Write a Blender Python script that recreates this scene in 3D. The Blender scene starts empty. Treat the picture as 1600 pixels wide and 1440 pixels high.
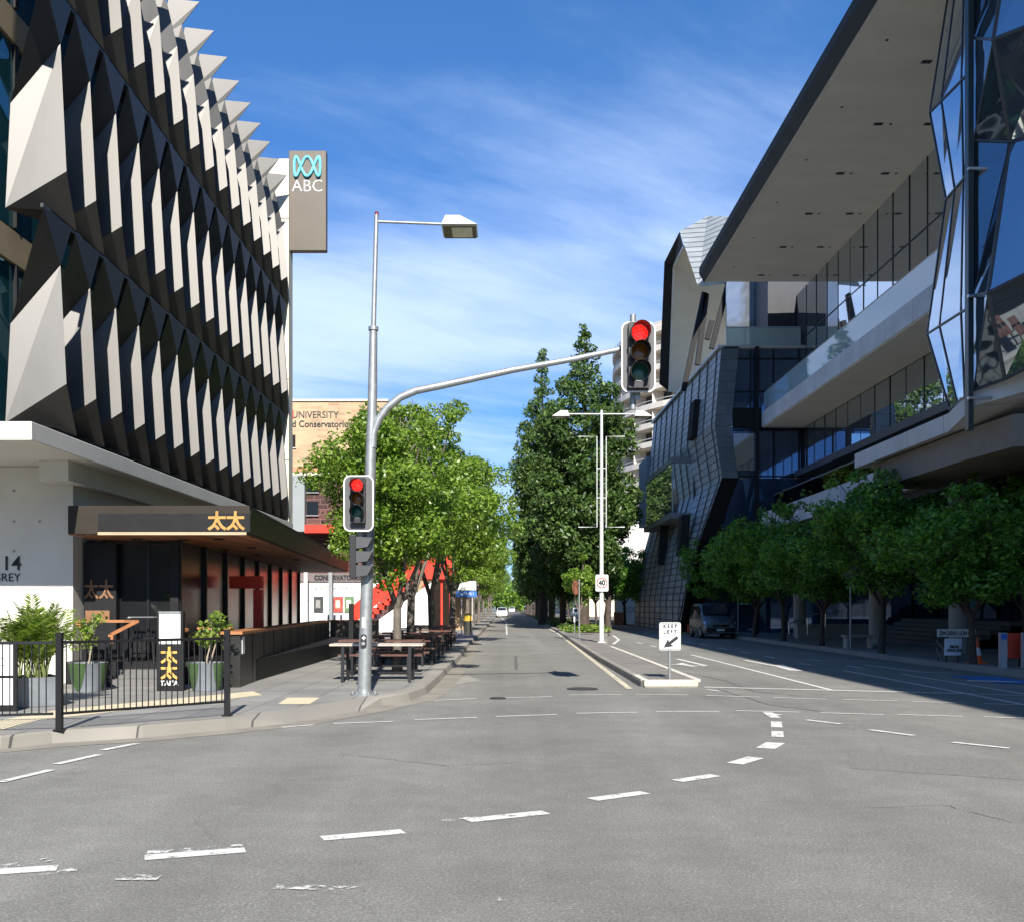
import bpy, math, random
import numpy as np
from mathutils import Vector, Matrix, Quaternion
R = math.radians
scene = bpy.context.scene
COL = scene.collection

# ---------------------------------------------------------------- camera
EYE = 1.65; VX = 790.0; HY = 946.0; F = 1600.0
cd = bpy.data.cameras.new('camera'); cam = bpy.data.objects.new('camera', cd); COL.objects.link(cam)
cam.location = (0, 0, EYE); cam.rotation_euler = (R(90), 0, 0)
cd.sensor_width = 36; cd.lens = 36; cd.shift_x = 10/1600; cd.shift_y = 226/1600
cd.clip_start = .1; cd.clip_end = 3000
scene.camera = cam
def P(px, py, Y): return Vector(((px-VX)*Y/F, Y, EYE-(py-HY)*Y/F))
def G(px, py, z=0.0):
    Y = F*(EYE-z)/(py-HY); return Vector(((px-VX)*Y/F, Y, z))

# ---------------------------------------------------------------- light
SUN_EL, SUN_AZ = 36.5, 6.0         # azimuth: degrees to the right of straight behind the camera
scene.view_settings.view_transform = 'Standard'; scene.view_settings.look = 'None'
scene.view_settings.exposure = 0.85; scene.view_settings.gamma = 1
sl = bpy.data.lights.new('sun', 'SUN'); so = bpy.data.objects.new('sun', sl); COL.objects.link(so)
sl.energy = 5.0; sl.angle = R(.5); sl.color = (1, .95, .86)
so.rotation_euler = (R(90-SUN_EL), 0, R(SUN_AZ)); so.location = (5, -20, 40)
w = bpy.data.worlds.new('World'); scene.world = w; w.use_nodes = True
nt = w.node_tree; N = nt.nodes; L = nt.links; N.clear()
out = N.new('ShaderNodeOutputWorld'); bg = N.new('ShaderNodeBackground'); L.new(bg.outputs[0], out.inputs[0])
sky = N.new('ShaderNodeTexSky'); sky.sky_type = 'NISHITA'; sky.sun_disc = False
sky.sun_elevation = R(SUN_EL); sky.sun_rotation = R(180-SUN_AZ); sky.air_density = 1.0; sky.dust_density = .3; sky.ozone_density = 1.6
bg.inputs[1].default_value = .072
tc = N.new('ShaderNodeTexCoord'); sx = N.new('ShaderNodeSeparateXYZ'); L.new(tc.outputs['Generated'], sx.inputs[0])
def wmath(op, a, b=None, clamp=False):
    n = N.new('ShaderNodeMath'); n.operation = op; n.use_clamp = clamp
    for i, v in enumerate((a, b)):
        if v is None: continue
        if isinstance(v, (int, float)): n.inputs[i].default_value = v
        else: L.new(v, n.inputs[i])
    return n.outputs[0]
zz = wmath('MAXIMUM', wmath('ADD', sx.outputs[2], .06), .03)
cu = wmath('DIVIDE', sx.outputs[0], zz); cv = wmath('DIVIDE', sx.outputs[1], zz)
def wnoise(su, sv, rot, scale, detail, rough, off):
    c = N.new('ShaderNodeCombineXYZ'); L.new(cu, c.inputs[0]); L.new(cv, c.inputs[1])
    m = N.new('ShaderNodeMapping'); m.vector_type = 'TEXTURE'; L.new(c.outputs[0], m.inputs[0])
    m.inputs['Rotation'].default_value = (0, 0, R(rot)); m.inputs['Scale'].default_value = (su, sv, 1); m.inputs['Location'].default_value = off
    n = N.new('ShaderNodeTexNoise'); n.inputs['Scale'].default_value = scale; n.inputs['Detail'].default_value = detail
    n.inputs['Roughness'].default_value = rough; n.inputs['Distortion'].default_value = .35
    L.new(m.outputs[0], n.inputs['Vector']); return n.outputs[0]
n1 = wnoise(1.9, .9, 28, .8, 8, .56, (.3, 1.1, 0)); n2 = wnoise(1.5, 1.0, 15, .6, 3, .5, (1.4, 3.1, 0)); n3 = wnoise(1.3, .6, 40, 3.2, 6, .65, (0, 0, 0))
cl = wmath('ADD', wmath('MULTIPLY', n1, .52), wmath('ADD', wmath('MULTIPLY', n2, .80), wmath('MULTIPLY', n3, .16)))
# thicker cirrus from mid height down, clear zenith
lift = N.new('ShaderNodeMapRange'); L.new(cv, lift.inputs[0]); lift.inputs[1].default_value = 1.2; lift.inputs[2].default_value = 2.4; lift.inputs[3].default_value = -.14; lift.inputs[4].default_value = .06
cl = wmath('ADD', cl, lift.outputs[0])
mr = N.new('ShaderNodeMapRange'); mr.interpolation_type = 'SMOOTHSTEP'; L.new(cl, mr.inputs[0])
mr.inputs[1].default_value = .63; mr.inputs[2].default_value = .97; mr.inputs[3].default_value = 0; mr.inputs[4].default_value = .85
mixc = N.new('ShaderNodeMix'); mixc.data_type = 'RGBA'; L.new(mr.outputs[0], mixc.inputs[0])
hs = N.new('ShaderNodeHueSaturation'); hs.inputs['Saturation'].default_value = 1.25; hs.inputs['Value'].default_value = 1.12; L.new(sky.outputs[0], hs.inputs['Color'])
hz = N.new('ShaderNodeValToRGB'); L.new(sx.outputs[2], hz.inputs[0]); he = hz.color_ramp.elements
he[0].position = 0; he[0].color = (.30, .54, .95, 1); he[1].position = .6; he[1].color = (.92, 1.1, 1.3, 1)
hm = N.new('ShaderNodeVectorMath'); hm.operation = 'MULTIPLY'; L.new(hs.outputs[0], hm.inputs[0]); L.new(hz.outputs[0], hm.inputs[1])
L.new(hm.outputs[0], mixc.inputs[6]); mixc.inputs[7].default_value = (6.4, 7.9, 10.8, 1)
L.new(mixc.outputs[2], bg.inputs[0])
scene.render.engine = 'CYCLES'; scene.cycles.max_bounces = 6; scene.cycles.transparent_max_bounces = 6
scene.cycles.sample_clamp_indirect = 6; scene.cycles.use_denoising = True

# ---------------------------------------------------------------- materials
def M(name, col, rough=.6, metal=0.0, var=.12, scale=2.0, bump=0.0, bscale=30.0, spec=.5, stretch=None, emit=None, coords='Object', tint=None):
    m = bpy.data.materials.new(name); m.use_nodes = True
    nt = m.node_tree; n = nt.nodes; l = nt.links; b = n['Principled BSDF']
    b.inputs['Base Color'].default_value = (*col, 1); b.inputs['Roughness'].default_value = rough
    b.inputs['Metallic'].default_value = metal; b.inputs['Specular IOR Level'].default_value = spec
    if emit: b.inputs['Emission Color'].default_value = (*emit[0], 1); b.inputs['Emission Strength'].default_value = emit[1]
    t = n.new('ShaderNodeTexCoord'); vec = t.outputs[coords]
    if stretch:
        mp = n.new('ShaderNodeMapping'); mp.inputs['Scale'].default_value = stretch; l.new(vec, mp.inputs[0]); vec = mp.outputs[0]
    if var:
        no = n.new('ShaderNodeTexNoise'); no.inputs['Scale'].default_value = scale; no.inputs['Detail'].default_value = 6; no.inputs['Roughness'].default_value = .6; l.new(vec, no.inputs['Vector'])
        r = n.new('ShaderNodeMapRange'); l.new(no.outputs[0], r.inputs[0]); r.inputs[1].default_value = .3; r.inputs[2].default_value = .7; r.inputs[3].default_value = 1-var; r.inputs[4].default_value = 1+var
        mx = n.new('ShaderNodeVectorMath'); mx.operation = 'SCALE'; mx.inputs[0].default_value = col; l.new(r.outputs[0], mx.inputs['Scale']); l.new(mx.outputs[0], b.inputs['Base Color'])
        r2 = n.new('ShaderNodeMapRange'); l.new(no.outputs[0], r2.inputs[0]); r2.inputs[3].default_value = rough*.85; r2.inputs[4].default_value = min(1, rough*1.15); l.new(r2.outputs[0], b.inputs['Roughness'])
    if bump:
        nb = n.new('ShaderNodeTexNoise'); nb.inputs['Scale'].default_value = bscale; nb.inputs['Detail'].default_value = 4; l.new(vec, nb.inputs['Vector'])
        bu = n.new('ShaderNodeBump'); bu.inputs['Strength'].default_value = bump; bu.inputs['Distance'].default_value = .02; l.new(nb.outputs[0], bu.inputs['Height']); l.new(bu.outputs[0], b.inputs['Normal'])
    return m
def brickmat(name, c1, c2, mortar, bw, bh, plane, msize=.01, rough=.7, metal=0.0, offset=.5, bias=0.0, bump=.3, squash=1.0):
    m = bpy.data.materials.new(name); m.use_nodes = True
    nt = m.node_tree; n = nt.nodes; l = nt.links; b = n['Principled BSDF']; b.inputs['Roughness'].default_value = rough; b.inputs['Metallic'].default_value = metal
    t = n.new('ShaderNodeNewGeometry'); s = n.new('ShaderNodeSeparateXYZ'); l.new(t.outputs['Position'], s.inputs[0])
    c = n.new('ShaderNodeCombineXYZ'); ax = {'X': 0, 'Y': 1, 'Z': 2}
    l.new(s.outputs[ax[plane[0]]], c.inputs[0]); l.new(s.outputs[ax[plane[1]]], c.inputs[1])
    k = n.new('ShaderNodeTexBrick'); l.new(c.outputs[0], k.inputs['Vector']); k.inputs['Scale'].default_value = 1
    k.inputs['Color1'].default_value = (*c1, 1); k.inputs['Color2'].default_value = (*c2, 1); k.inputs['Mortar'].default_value = (*mortar, 1)
    k.inputs['Brick Width'].default_value = bw; k.inputs['Row Height'].default_value = bh; k.inputs['Mortar Size'].default_value = msize; k.inputs['Bias'].default_value = bias; k.offset = offset
    no = n.new('ShaderNodeTexNoise'); no.inputs['Scale'].default_value = .8; no.inputs['Detail'].default_value = 6; l.new(t.outputs['Position'], no.inputs['Vector'])
    r = n.new('ShaderNodeMapRange'); l.new(no.outputs[0], r.inputs[0]); r.inputs[1].default_value = .3; r.inputs[2].default_value = .7; r.inputs[3].default_value = .85; r.inputs[4].default_value = 1.12
    mx = n.new('ShaderNodeVectorMath'); mx.operation = 'SCALE'; l.new(k.outputs['Color'], mx.inputs[0]); l.new(r.outputs[0], mx.inputs['Scale']); l.new(mx.outputs[0], b.inputs['Base Color'])
    bu = n.new('ShaderNodeBump'); bu.invert = True; bu.inputs['Strength'].default_value = bump; bu.inputs['Distance'].default_value = .02; l.new(k.outputs['Fac'], bu.inputs['Height']); l.new(bu.outputs[0], b.inputs['Normal'])
    return m
def glassmat(name, col, metal=.8, rough=.02, wave=0.0, wscale=.6):
    m = M(name, col, rough, metal, var=0, spec=.8)
    n = m.node_tree.nodes; l = m.node_tree.links; b = n['Principled BSDF']
    if wave:
        t = n.new('ShaderNodeNewGeometry'); no = n.new('ShaderNodeTexNoise'); no.inputs['Scale'].default_value = wscale; no.inputs['Detail'].default_value = 1
        l.new(t.outputs['Position'], no.inputs['Vector']); bu = n.new('ShaderNodeBump'); bu.inputs['Strength'].default_value = wave; bu.inputs['Distance'].default_value = .1
        l.new(no.outputs[0], bu.inputs['Height']); l.new(bu.outputs[0], b.inputs['Normal'])
    return m
def clearglass(name, tint=(.8, .9, .92), refl=.25, sky_sheen=0):
    m = bpy.data.materials.new(name); m.use_nodes = True
    n = m.node_tree.nodes; l = m.node_tree.links; n.clear()
    o = n.new('ShaderNodeOutputMaterial'); a = n.new('ShaderNodeBsdfTransparent'); a.inputs[0].default_value = (*tint, 1)
    g = n.new('ShaderNodeBsdfGlossy'); g.inputs['Roughness'].default_value = .03; f = n.new('ShaderNodeFresnel'); f.inputs[0].default_value = 1.5
    ad = n.new('ShaderNodeMath'); ad.operation = 'ADD'; ad.use_clamp = True; ad.inputs[1].default_value = refl; l.new(f.outputs[0], ad.inputs[0])
    mx = n.new('ShaderNodeMixShader'); l.new(ad.outputs[0], mx.inputs[0]); l.new(a.outputs[0], mx.inputs[1]); l.new(g.outputs[0], mx.inputs[2]); l.new(mx.outputs[0], o.inputs[0])
    if sky_sheen:
        d = n.new('ShaderNodeBsdfDiffuse'); d.inputs[0].default_value = (.62, .8, .84, 1); m2 = n.new('ShaderNodeMixShader'); m2.inputs[0].default_value = sky_sheen; l.new(mx.outputs[0], m2.inputs[1]); l.new(d.outputs[0], m2.inputs[2]); l.new(m2.outputs[0], o.inputs[0])  # pale cyan diffuse paints the reflected sky into the glass
    return m
def leafmat(name, c1, c2, c3, trans=.3, rough=.45, spec=.4):
    m = bpy.data.materials.new(name); m.use_nodes = True
    n = m.node_tree.nodes; l = m.node_tree.links; b = n['Principled BSDF']; o = n['Material Output']
    g = n.new('ShaderNodeNewGeometry'); cr = n.new('ShaderNodeValToRGB'); l.new(g.outputs['Random Per Island'], cr.inputs[0])
    e = cr.color_ramp.elements; e[0].color = (*c1, 1); e[1].color = (*c3, 1); x = e.new(.55); x.color = (*c2, 1)
    l.new(cr.outputs[0], b.inputs['Base Color']); b.inputs['Roughness'].default_value = rough; b.inputs['Specular IOR Level'].default_value = spec
    t = n.new('ShaderNodeBsdfTranslucent'); sc_ = n.new('ShaderNodeVectorMath'); sc_.operation = 'MULTIPLY'; sc_.inputs[1].default_value = (1.2, 1.5, .5); l.new(cr.outputs[0], sc_.inputs[0]); l.new(sc_.outputs[0], t.inputs[0])
    mx = n.new('ShaderNodeMixShader'); mx.inputs[0].default_value = trans; l.new(b.outputs[0], mx.inputs[1]); l.new(t.outputs[0], mx.inputs[2]); l.new(mx.outputs[0], o.inputs[0])
    return m

def asphaltmat():
    m = bpy.data.materials.new('asphalt'); m.use_nodes = True
    n = m.node_tree.nodes; l = m.node_tree.links; b = n['Principled BSDF']
    g = n.new('ShaderNodeNewGeometry'); pos = g.outputs['Position']
    def noise(s, d, r=.6, st=None):
        v = pos
        if st: mp = n.new('ShaderNodeMapping'); mp.inputs['Scale'].default_value = st; l.new(pos, mp.inputs[0]); v = mp.outputs[0]
        x = n.new('ShaderNodeTexNoise'); x.inputs['Scale'].default_value = s; x.inputs['Detail'].default_value = d; x.inputs['Roughness'].default_value = r; l.new(v, x.inputs['Vector']); return x.outputs[0]
    def rng(x, a, b_, c, d):
        r = n.new('ShaderNodeMapRange'); l.new(x, r.inputs[0]); r.inputs[1].default_value = a; r.inputs[2].default_value = b_; r.inputs[3].default_value = c; r.inputs[4].default_value = d; return r.outputs[0]
    def mul(x, y):
        k = n.new('ShaderNodeMath'); k.operation = 'MULTIPLY'; l.new(x, k.inputs[0]); l.new(y, k.inputs[1]); return k.outputs[0]
    big = rng(noise(.35, 7, .7), .3, .7, .82, 1.18); mid = rng(noise(3.0, 6, .7), .3, .7, .92, 1.08)
    fine = rng(noise(52, 5, .9), .36, .64, .52, 1.5); track = rng(noise(.5, 3, .5, (1.6, .03, 1)), .35, .65, .88, 1.09)
    # pale exposed aggregate
    vo = n.new('ShaderNodeTexVoronoi'); vo.inputs['Scale'].default_value = 95; l.new(pos, vo.inputs['Vector'])
    sv = n.new('ShaderNodeSeparateColor'); l.new(vo.outputs['Color'], sv.inputs[0]); agg = rng(sv.outputs[0], .8, 1, .95, 1.3)
    f = mul(mul(mul(big, mid), mul(fine, track)), agg)
    # thin cracks
    ve = n.new('ShaderNodeTexVoronoi'); ve.feature = 'DISTANCE_TO_EDGE'; ve.inputs['Scale'].default_value = .16
    wd = n.new('ShaderNodeVectorMath'); wd.operation = 'ADD'; nv = n.new('ShaderNodeTexNoise'); nv.inputs['Scale'].default_value = .8; nv.inputs['Detail'].default_value = 5; l.new(pos, nv.inputs['Vector'])
    l.new(pos, wd.inputs[0]); l.new(nv.outputs['Color'], wd.inputs[1]); l.new(wd.outputs[0], ve.inputs['Vector'])
    ck = rng(ve.outputs[0], 0, .003, .87, 1); f = mul(f, ck)
    oil = rng(noise(.9, 7, .72, (1, .35, 1)), .60, .74, 1, .80); pale = rng(noise(.22, 6, .7), .5, .72, 1, 1.12); f = mul(mul(f, oil), pale)
    s = n.new('ShaderNodeVectorMath'); s.operation = 'SCALE'; s.inputs[0].default_value = (.196, .190, .173); l.new(f, s.inputs['Scale']); l.new(s.outputs[0], b.inputs['Base Color'])
    b.inputs['Roughness'].default_value = .9; b.inputs['Specular IOR Level'].default_value = .25
    bu = n.new('ShaderNodeBump'); bu.inputs['Strength'].default_value = .45; bu.inputs['Distance'].default_value = .01; l.new(noise(70, 4, .8), bu.inputs['Height']); l.new(bu.outputs[0], b.inputs['Normal'])
    return m
def paintmat(name, col, keep=.30):
    m = M(name, col, .7, var=.1, scale=6)
    n = m.node_tree.nodes; l = m.node_tree.links; b = n['Principled BSDF']
    g = n.new('ShaderNodeNewGeometry'); no = n.new('ShaderNodeTexNoise'); no.inputs['Scale'].default_value = 9; no.inputs['Detail'].default_value = 8; no.inputs['Roughness'].default_value = .75; l.new(g.outputs['Position'], no.inputs['Vector'])
    r = n.new('ShaderNodeMapRange'); l.new(no.outputs[0], r.inputs[0]); r.inputs[1].default_value = keep; r.inputs[2].default_value = keep+.08
    l.new(r.outputs[0], b.inputs['Alpha']); return m

ASPH = asphaltmat()
PAINT = paintmat('white_paint', (.62, .605, .565), .36); WORN = paintmat('worn_paint', (.62, .60, .56), .5); YEL = paintmat('cream_paint', (.60, .54, .40), .4); BLUEP = paintmat('blue_paint', (.03, .16, .45), .25)
PAVE = brickmat('grey_pavers', (.25, .243, .225), (.21, .204, .19), (.13, .125, .115), .62, .62, 'XY', .012, .85, offset=0)
MEDP = brickmat('median_pavers', (.225, .205, .185), (.19, .175, .16), (.14, .125, .11), .3, .15, 'XY', .008, .85)
KERB = brickmat('kerb_stone', (.27, .25, .22), (.22, .205, .18), (.08, .075, .07), 1.15, 60.0, 'XY', .012, .85, bump=.5, offset=0)
CONC = M('concrete', (.40, .385, .36), .8, var=.14, scale=1.1, bump=.15, bscale=14)
CONCP = brickmat('concrete_panels', (.60, .60, .585), (.53, .53, .52), (.25, .25, .245), 2.5, 9.0, 'YZ', .014, .75, offset=0)
WALLW = M('painted_concrete', (.58, .555, .50), .8, var=.07, scale=.8, bump=.06, bscale=8)
CREAM = M('cream_render', (.66, .60, .48), .8, var=.12, scale=.7, stretch=(1, 1, .25))
FIN = M('fin_aluminium', (.088, .0855, .083), .50, .82, var=.16, scale=1.4, stretch=(1, 1, .3), spec=.35)
TAN = M('tan_spandrel', (.38, .30, .19), .6, var=.1)
DGLASS = glassmat('dark_glass', (.035, .045, .06), .55); TEAL = glassmat('teal_glass', (.03, .14, .17), .6)
BGLASS = glassmat('blue_glass', (.46, .54, .63), .9, wave=.05, wscale=.5)
CURT = glassmat('curtain_glass', (.56, .61, .66), .92, wave=.03, wscale=.25)
CURTD = glassmat('curtain_glass_dark', (.2, .25, .31), .85, wave=.05, wscale=.25)
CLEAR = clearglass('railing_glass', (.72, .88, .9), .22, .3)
CLEAR2 = clearglass('planter_glass', (.85, .92, .9), .06)
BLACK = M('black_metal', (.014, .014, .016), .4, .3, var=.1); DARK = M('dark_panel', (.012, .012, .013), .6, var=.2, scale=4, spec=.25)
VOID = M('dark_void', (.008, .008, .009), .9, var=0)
BRONZE = M('bronze_fascia', (.030, .024, .018), .6, 0, var=.15, spec=.25); GOLD = M('gold_lettering', (.48, .26, .075), .45, .2, var=.15)
TIMB = brickmat('timber_soffit', (.42, .17, .07), (.22, .09, .04), (.04, .022, .015), 2.4, .14, 'YX', .008, .55)
WOOD = M('timber_rail', (.36, .15, .06), .5, var=.2, scale=5); TABLE = M('table_slats', (.11, .050, .036), .5, var=.25, scale=6, stretch=(1, 12, 1)); TABLEP = M('pale_table', (.42, .36, .31), .7, var=.2, scale=6, stretch=(1, 12, 1))
GALV = M('galvanised_steel', (.30, .315, .32), .48, .55, var=.14, scale=9, bump=.04, bscale=60); WHITEM = M('white_metal', (.52, .53, .52), .45, var=.06)
WHITE = M('white_sign', (.66, .66, .645), .45, var=.03); SIGNB = M('sign_black', (.012, .012, .013), .5, var=0); SIGNR = M('sign_red', (.62, .03, .02), .5, var=0); SIGNBL = M('sign_blue', (.02, .13, .45), .5, var=0)
REDP = M('red_paint', (.62, .035, .015), .45, var=.1); ORANGE = M('orange_plastic', (.80, .10, .015), .45, var=.08)
GREYB = M('grey_backboard', (.085, .085, .088), .6, var=.12, scale=8); LITRED = M('lit_red_lens', (.7, .01, .01), .3, var=0, emit=((1, .010, .008), 1.5))
_n = LITRED.node_tree.nodes; _l = LITRED.node_tree.links; _t = _n.new('ShaderNodeTexCoord'); _v = _n.new('ShaderNodeTexVoronoi'); _v.inputs['Scale'].default_value = 34; _l.new(_t.outputs['Object'], _v.inputs['Vector'])
_r = _n.new('ShaderNodeMapRange'); _l.new(_v.outputs['Distance'], _r.inputs[0]); _r.inputs[1].default_value = .15; _r.inputs[2].default_value = .6; _r.inputs[3].default_value = 2.0; _r.inputs[4].default_value = .55; _l.new(_r.outputs[0], _n['Principled BSDF'].inputs['Emission Strength'])
_n['Principled BSDF'].inputs['Emission Color'].default_value = (1, .022, .016, 1)
AMB = M('amber_lens', (.20, .075, .01), .2, var=.2, scale=30); GRN = M('green_lens', (.015, .09, .075), .2, var=.2, scale=30)
SOFF = M('roof_soffit', (.76, .73, .63), .85, var=.06, scale=.8, stretch=(.4, 1, 1), bump=.12, bscale=60)
ROOFW = brickmat('louvred_roof', (.52, .54, .53), (.46, .48, .47), (.2, .21, .21), 30, .34, 'YZ', .03, .5, bump=.6)
ZINC = brickmat('zinc_shingle', (.36, .395, .42), (.27, .30, .32), (.04, .045, .05), 1.7, .40, 'YZ', .035, .45, .12, bump=.8)
ZINCE = brickmat('zinc_edge', (.14, .155, .165), (.12, .135, .145), (.06, .065, .07), 1.6, .6, 'XZ', .012, .45, .4)
BRICK = brickmat('tan_brick', (.46, .32, .19), (.20, .11, .06), (.44, .32, .20), .75, .21, 'XZ', .02, .8, bias=-.6)
BRICKS = brickmat('tan_brick_side', (.52, .37, .23), (.42, .28, .165), (.47, .36, .25), .62, .24, 'YZ', .022, .8, bias=-.5)
BRICKD = brickmat('dark_brick', (.12, .05, .04), (.045, .02, .018), (.17, .10, .085), .9, .32, 'XZ', .022, .8)
SALMON = M('salmon_band', (.62, .22, .13), .6, var=.06); GREYP = M('grey_panel', (.25, .27, .27), .7, var=.06)
BARK = M('bark', (.15, .115, .085), .9, var=.45, scale=7, bump=.8, bscale=16, stretch=(1, 1, .5)); BARKG = M('grey_bark', (.13, .11, .09), .9, var=.4, scale=6, bump=.8, bscale=16, stretch=(1, 1, .4)); BARKD = M('dark_bark', (.06, .045, .035), .9, var=.4, scale=6, bump=.8, bscale=16, stretch=(1, 1, .4))
LEAF1 = leafmat('street_leaf', (.07, .135, .014), (.155, .255, .028), (.30, .40, .075), .38, .35, .5)
LEAF2 = leafmat('pine_leaf', (.026, .054, .014), (.058, .112, .024), (.125, .195, .045), .25)
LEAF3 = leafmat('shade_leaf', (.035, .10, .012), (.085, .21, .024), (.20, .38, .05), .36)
LEAF4 = leafmat('palm_leaf', (.06, .11, .012), (.16, .24, .03), (.36, .40, .09), .35)
GRASS = leafmat('low_plants', (.05, .10, .015), (.12, .2, .03), (.3, .36, .07), .25)
PLANTER = M('planter_grey', (.20, .22, .24), .5, .2, var=.2, scale=3); TURF = M('fake_turf', (.05, .10, .028), .95, var=.4, scale=40, bump=.8, bscale=90)
TYRE = M('tyre', (.012, .012, .012), .8, var=.1); CARG = M('car_grey', (.16, .18, .20), .28, .55, var=.04); CARW = M('car_white', (.7, .7, .7), .3, var=.03); CARK = M('car_dark', (.05, .05, .06), .3, .3, var=.03)
LAMPG = M('lamp_glass', (.6, .6, .5), .2, var=.2, scale=12); HEADL = M('headlight_glass', (.75, .78, .8), .1, .4, var=0)
CHROME = M('steel_rail', (.5, .5, .5), .3, .8, var=.05)
TANB = brickmat('tan_boards', (.34, .25, .15), (.27, .19, .11), (.06, .04, .03), .5, 5.0, 'YZ', .03, .8, offset=0)
TACT = M('tactile_cream', (.58, .50, .34), .85, var=.12, scale=5, bump=.6, bscale=40)

# ---------------------------------------------------------------- builders
ORG = {}
class MB:
    def __init__(s): s.v = []; s.f = []
    def add(s, vs, fs):
        k = len(s.v); s.v += [tuple(x) for x in vs]; s.f += [tuple(i+k for i in f) for f in fs]; return s
    def quad(s, *vs): return s.add(vs, [tuple(range(len(vs)))])
    def box(s, a, b):
        (x0, y0, z0), (x1, y1, z1) = a, b
        return s.add([(x0,y0,z0),(x1,y0,z0),(x1,y1,z0),(x0,y1,z0),(x0,y0,z1),(x1,y0,z1),(x1,y1,z1),(x0,y1,z1)], [(0,3,2,1),(4,5,6,7),(0,1,5,4),(1,2,6,5),(2,3,7,6),(3,0,4,7)])
    def prism(s, poly, vec):
        n = len(poly); vec = Vector(vec); a = [Vector(p) for p in poly]
        return s.add(a+[p+vec for p in a], [tuple(range(n-1, -1, -1)), tuple(range(n, 2*n))]+[(i, (i+1) % n, n+(i+1) % n, n+i) for i in range(n)])
    def tube(s, pts, rad, n=10, cap=True):
        pts = [Vector(p) for p in pts]
        if isinstance(rad, (int, float)): rad = [rad]*len(pts)
        k0 = len(s.v); ref = None
        for i, p in enumerate(pts):
            d = (pts[min(i+1, len(pts)-1)]-pts[max(i-1, 0)]).normalized()
            if ref is None: ref = Vector((1, 0, 0)) if abs(d.x) < .9 else Vector((0, 1, 0))
            u = (ref-d*ref.dot(d)).normalized(); ref = u; v = d.cross(u)
            for j in range(n):
                a = 2*math.pi*j/n; s.v.append(tuple(p+(u*math.cos(a)+v*math.sin(a))*rad[i]))
        for i in range(len(pts)-1):
            for j in range(n): s.f.append((k0+i*n+j, k0+i*n+(j+1) % n, k0+(i+1)*n+(j+1) % n, k0+(i+1)*n+j))
        if cap: s.f.append(tuple(k0+j for j in range(n-1, -1, -1))); s.f.append(tuple(k0+(len(pts)-1)*n+j for j in range(n)))
        return s
    def bar(s, a, b, w_, h_=None):       # rectangular bar from a to b
        a = Vector(a); b = Vector(b); d = (b-a).normalized(); h_ = h_ or w_
        up = Vector((0, 0, 1)) if abs(d.z) < .95 else Vector((0, 1, 0))
        u = d.cross(up).normalized()*w_/2; v = u.cross(d).normalized()*h_/2
        return s.prism([a-u-v, a+u-v, a+u+v, a-u+v], b-a)
    def lathe(s, c, prof, n=20):
        k0 = len(s.v); c = Vector(c)
        for r, z in prof:
            for j in range(n): a = 2*math.pi*j/n; s.v.append((c.x+r*math.cos(a), c.y+r*math.sin(a), c.z+z))
        for i in range(len(prof)-1):
            for j in range(n): s.f.append((k0+i*n+j, k0+i*n+(j+1) % n, k0+(i+1)*n+(j+1) % n, k0+(i+1)*n+j))
        s.f.append(tuple(k0+j for j in range(n-1, -1, -1))); s.f.append(tuple(k0+(len(prof)-1)*n+j for j in range(n)))
        return s
    def build(s, name, mat, parent=None, smooth=False, bevel=0, label=None):
        o0 = ORG.get(parent.as_pointer(), Vector()) if parent else Vector()
        me = bpy.data.meshes.new(name); me.from_pydata([(x-o0.x, y-o0.y, z-o0.z) for x, y, z in s.v], [], s.f); me.update()
        me.materials.append(mat)
        o = bpy.data.objects.new(name, me); COL.objects.link(o)
        if parent: o.parent = parent; ORG[o.as_pointer()] = o0
        if smooth: me.polygons.foreach_set('use_smooth', [True]*len(me.polygons)); me.set_sharp_from_angle(angle=R(40))
        if bevel:
            b = o.modifiers.new('bevel', 'BEVEL'); b.width = bevel; b.segments = 2; b.limit_method = 'ANGLE'; b.angle_limit = R(35)
        if label: o['label'] = label
        return o
def tag(o, label, cat, group=None):
    o['label'] = label; o['category'] = cat
    if group: o['group'] = group
    return o
def thing(name, label, cat, loc=(0, 0, 0), group=None):
    o = bpy.data.objects.new(name, None); COL.objects.link(o); o.location = loc; o.empty_display_size = .2; ORG[o.as_pointer()] = Vector(loc)
    return tag(o, label, cat, group)
def struct(o, kind='structure'): o['kind'] = kind; return o
def dup(o, loc, rz=0, sc=1, label=None):
    def cp(x, par):
        c = x.copy(); COL.objects.link(c)
        if par: c.parent = par
        for ch in x.children: cp(ch, c)
        return c
    r = cp(o, None); r.location = loc; r.rotation_euler = (0, 0, rz); r.scale = (sc,)*3 if not isinstance(sc, tuple) else sc
    if label: r['label'] = label
    return r
def text(body, size, origin, parent, mat, name='lettering', xdir=(1, 0, 0), up=(0, 0, 1), align='CENTER', width=1.0, thick=.004, bold=0.0):
    c = bpy.data.curves.new('t', 'FONT'); c.body = body; c.size = size; c.align_x = align; c.align_y = 'CENTER'; c.extrude = thick; c.offset = bold; c.resolution_u = 3
    o = bpy.data.objects.new('t', c); COL.objects.link(o)
    me = bpy.data.meshes.new_from_object(o.evaluated_get(bpy.context.evaluated_depsgraph_get())); bpy.data.objects.remove(o)
    X = Vector(xdir).normalized(); U = Vector(up).normalized(); Z = X.cross(U)
    mb = MB(); O = Vector(origin)
    mb.v = [tuple(O+X*(v.co.x*width)+U*v.co.y+Z*v.co.z) for v in me.vertices]; mb.f = [tuple(p.vertices) for p in me.polygons]
    return mb.build(name, mat, parent)

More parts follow.
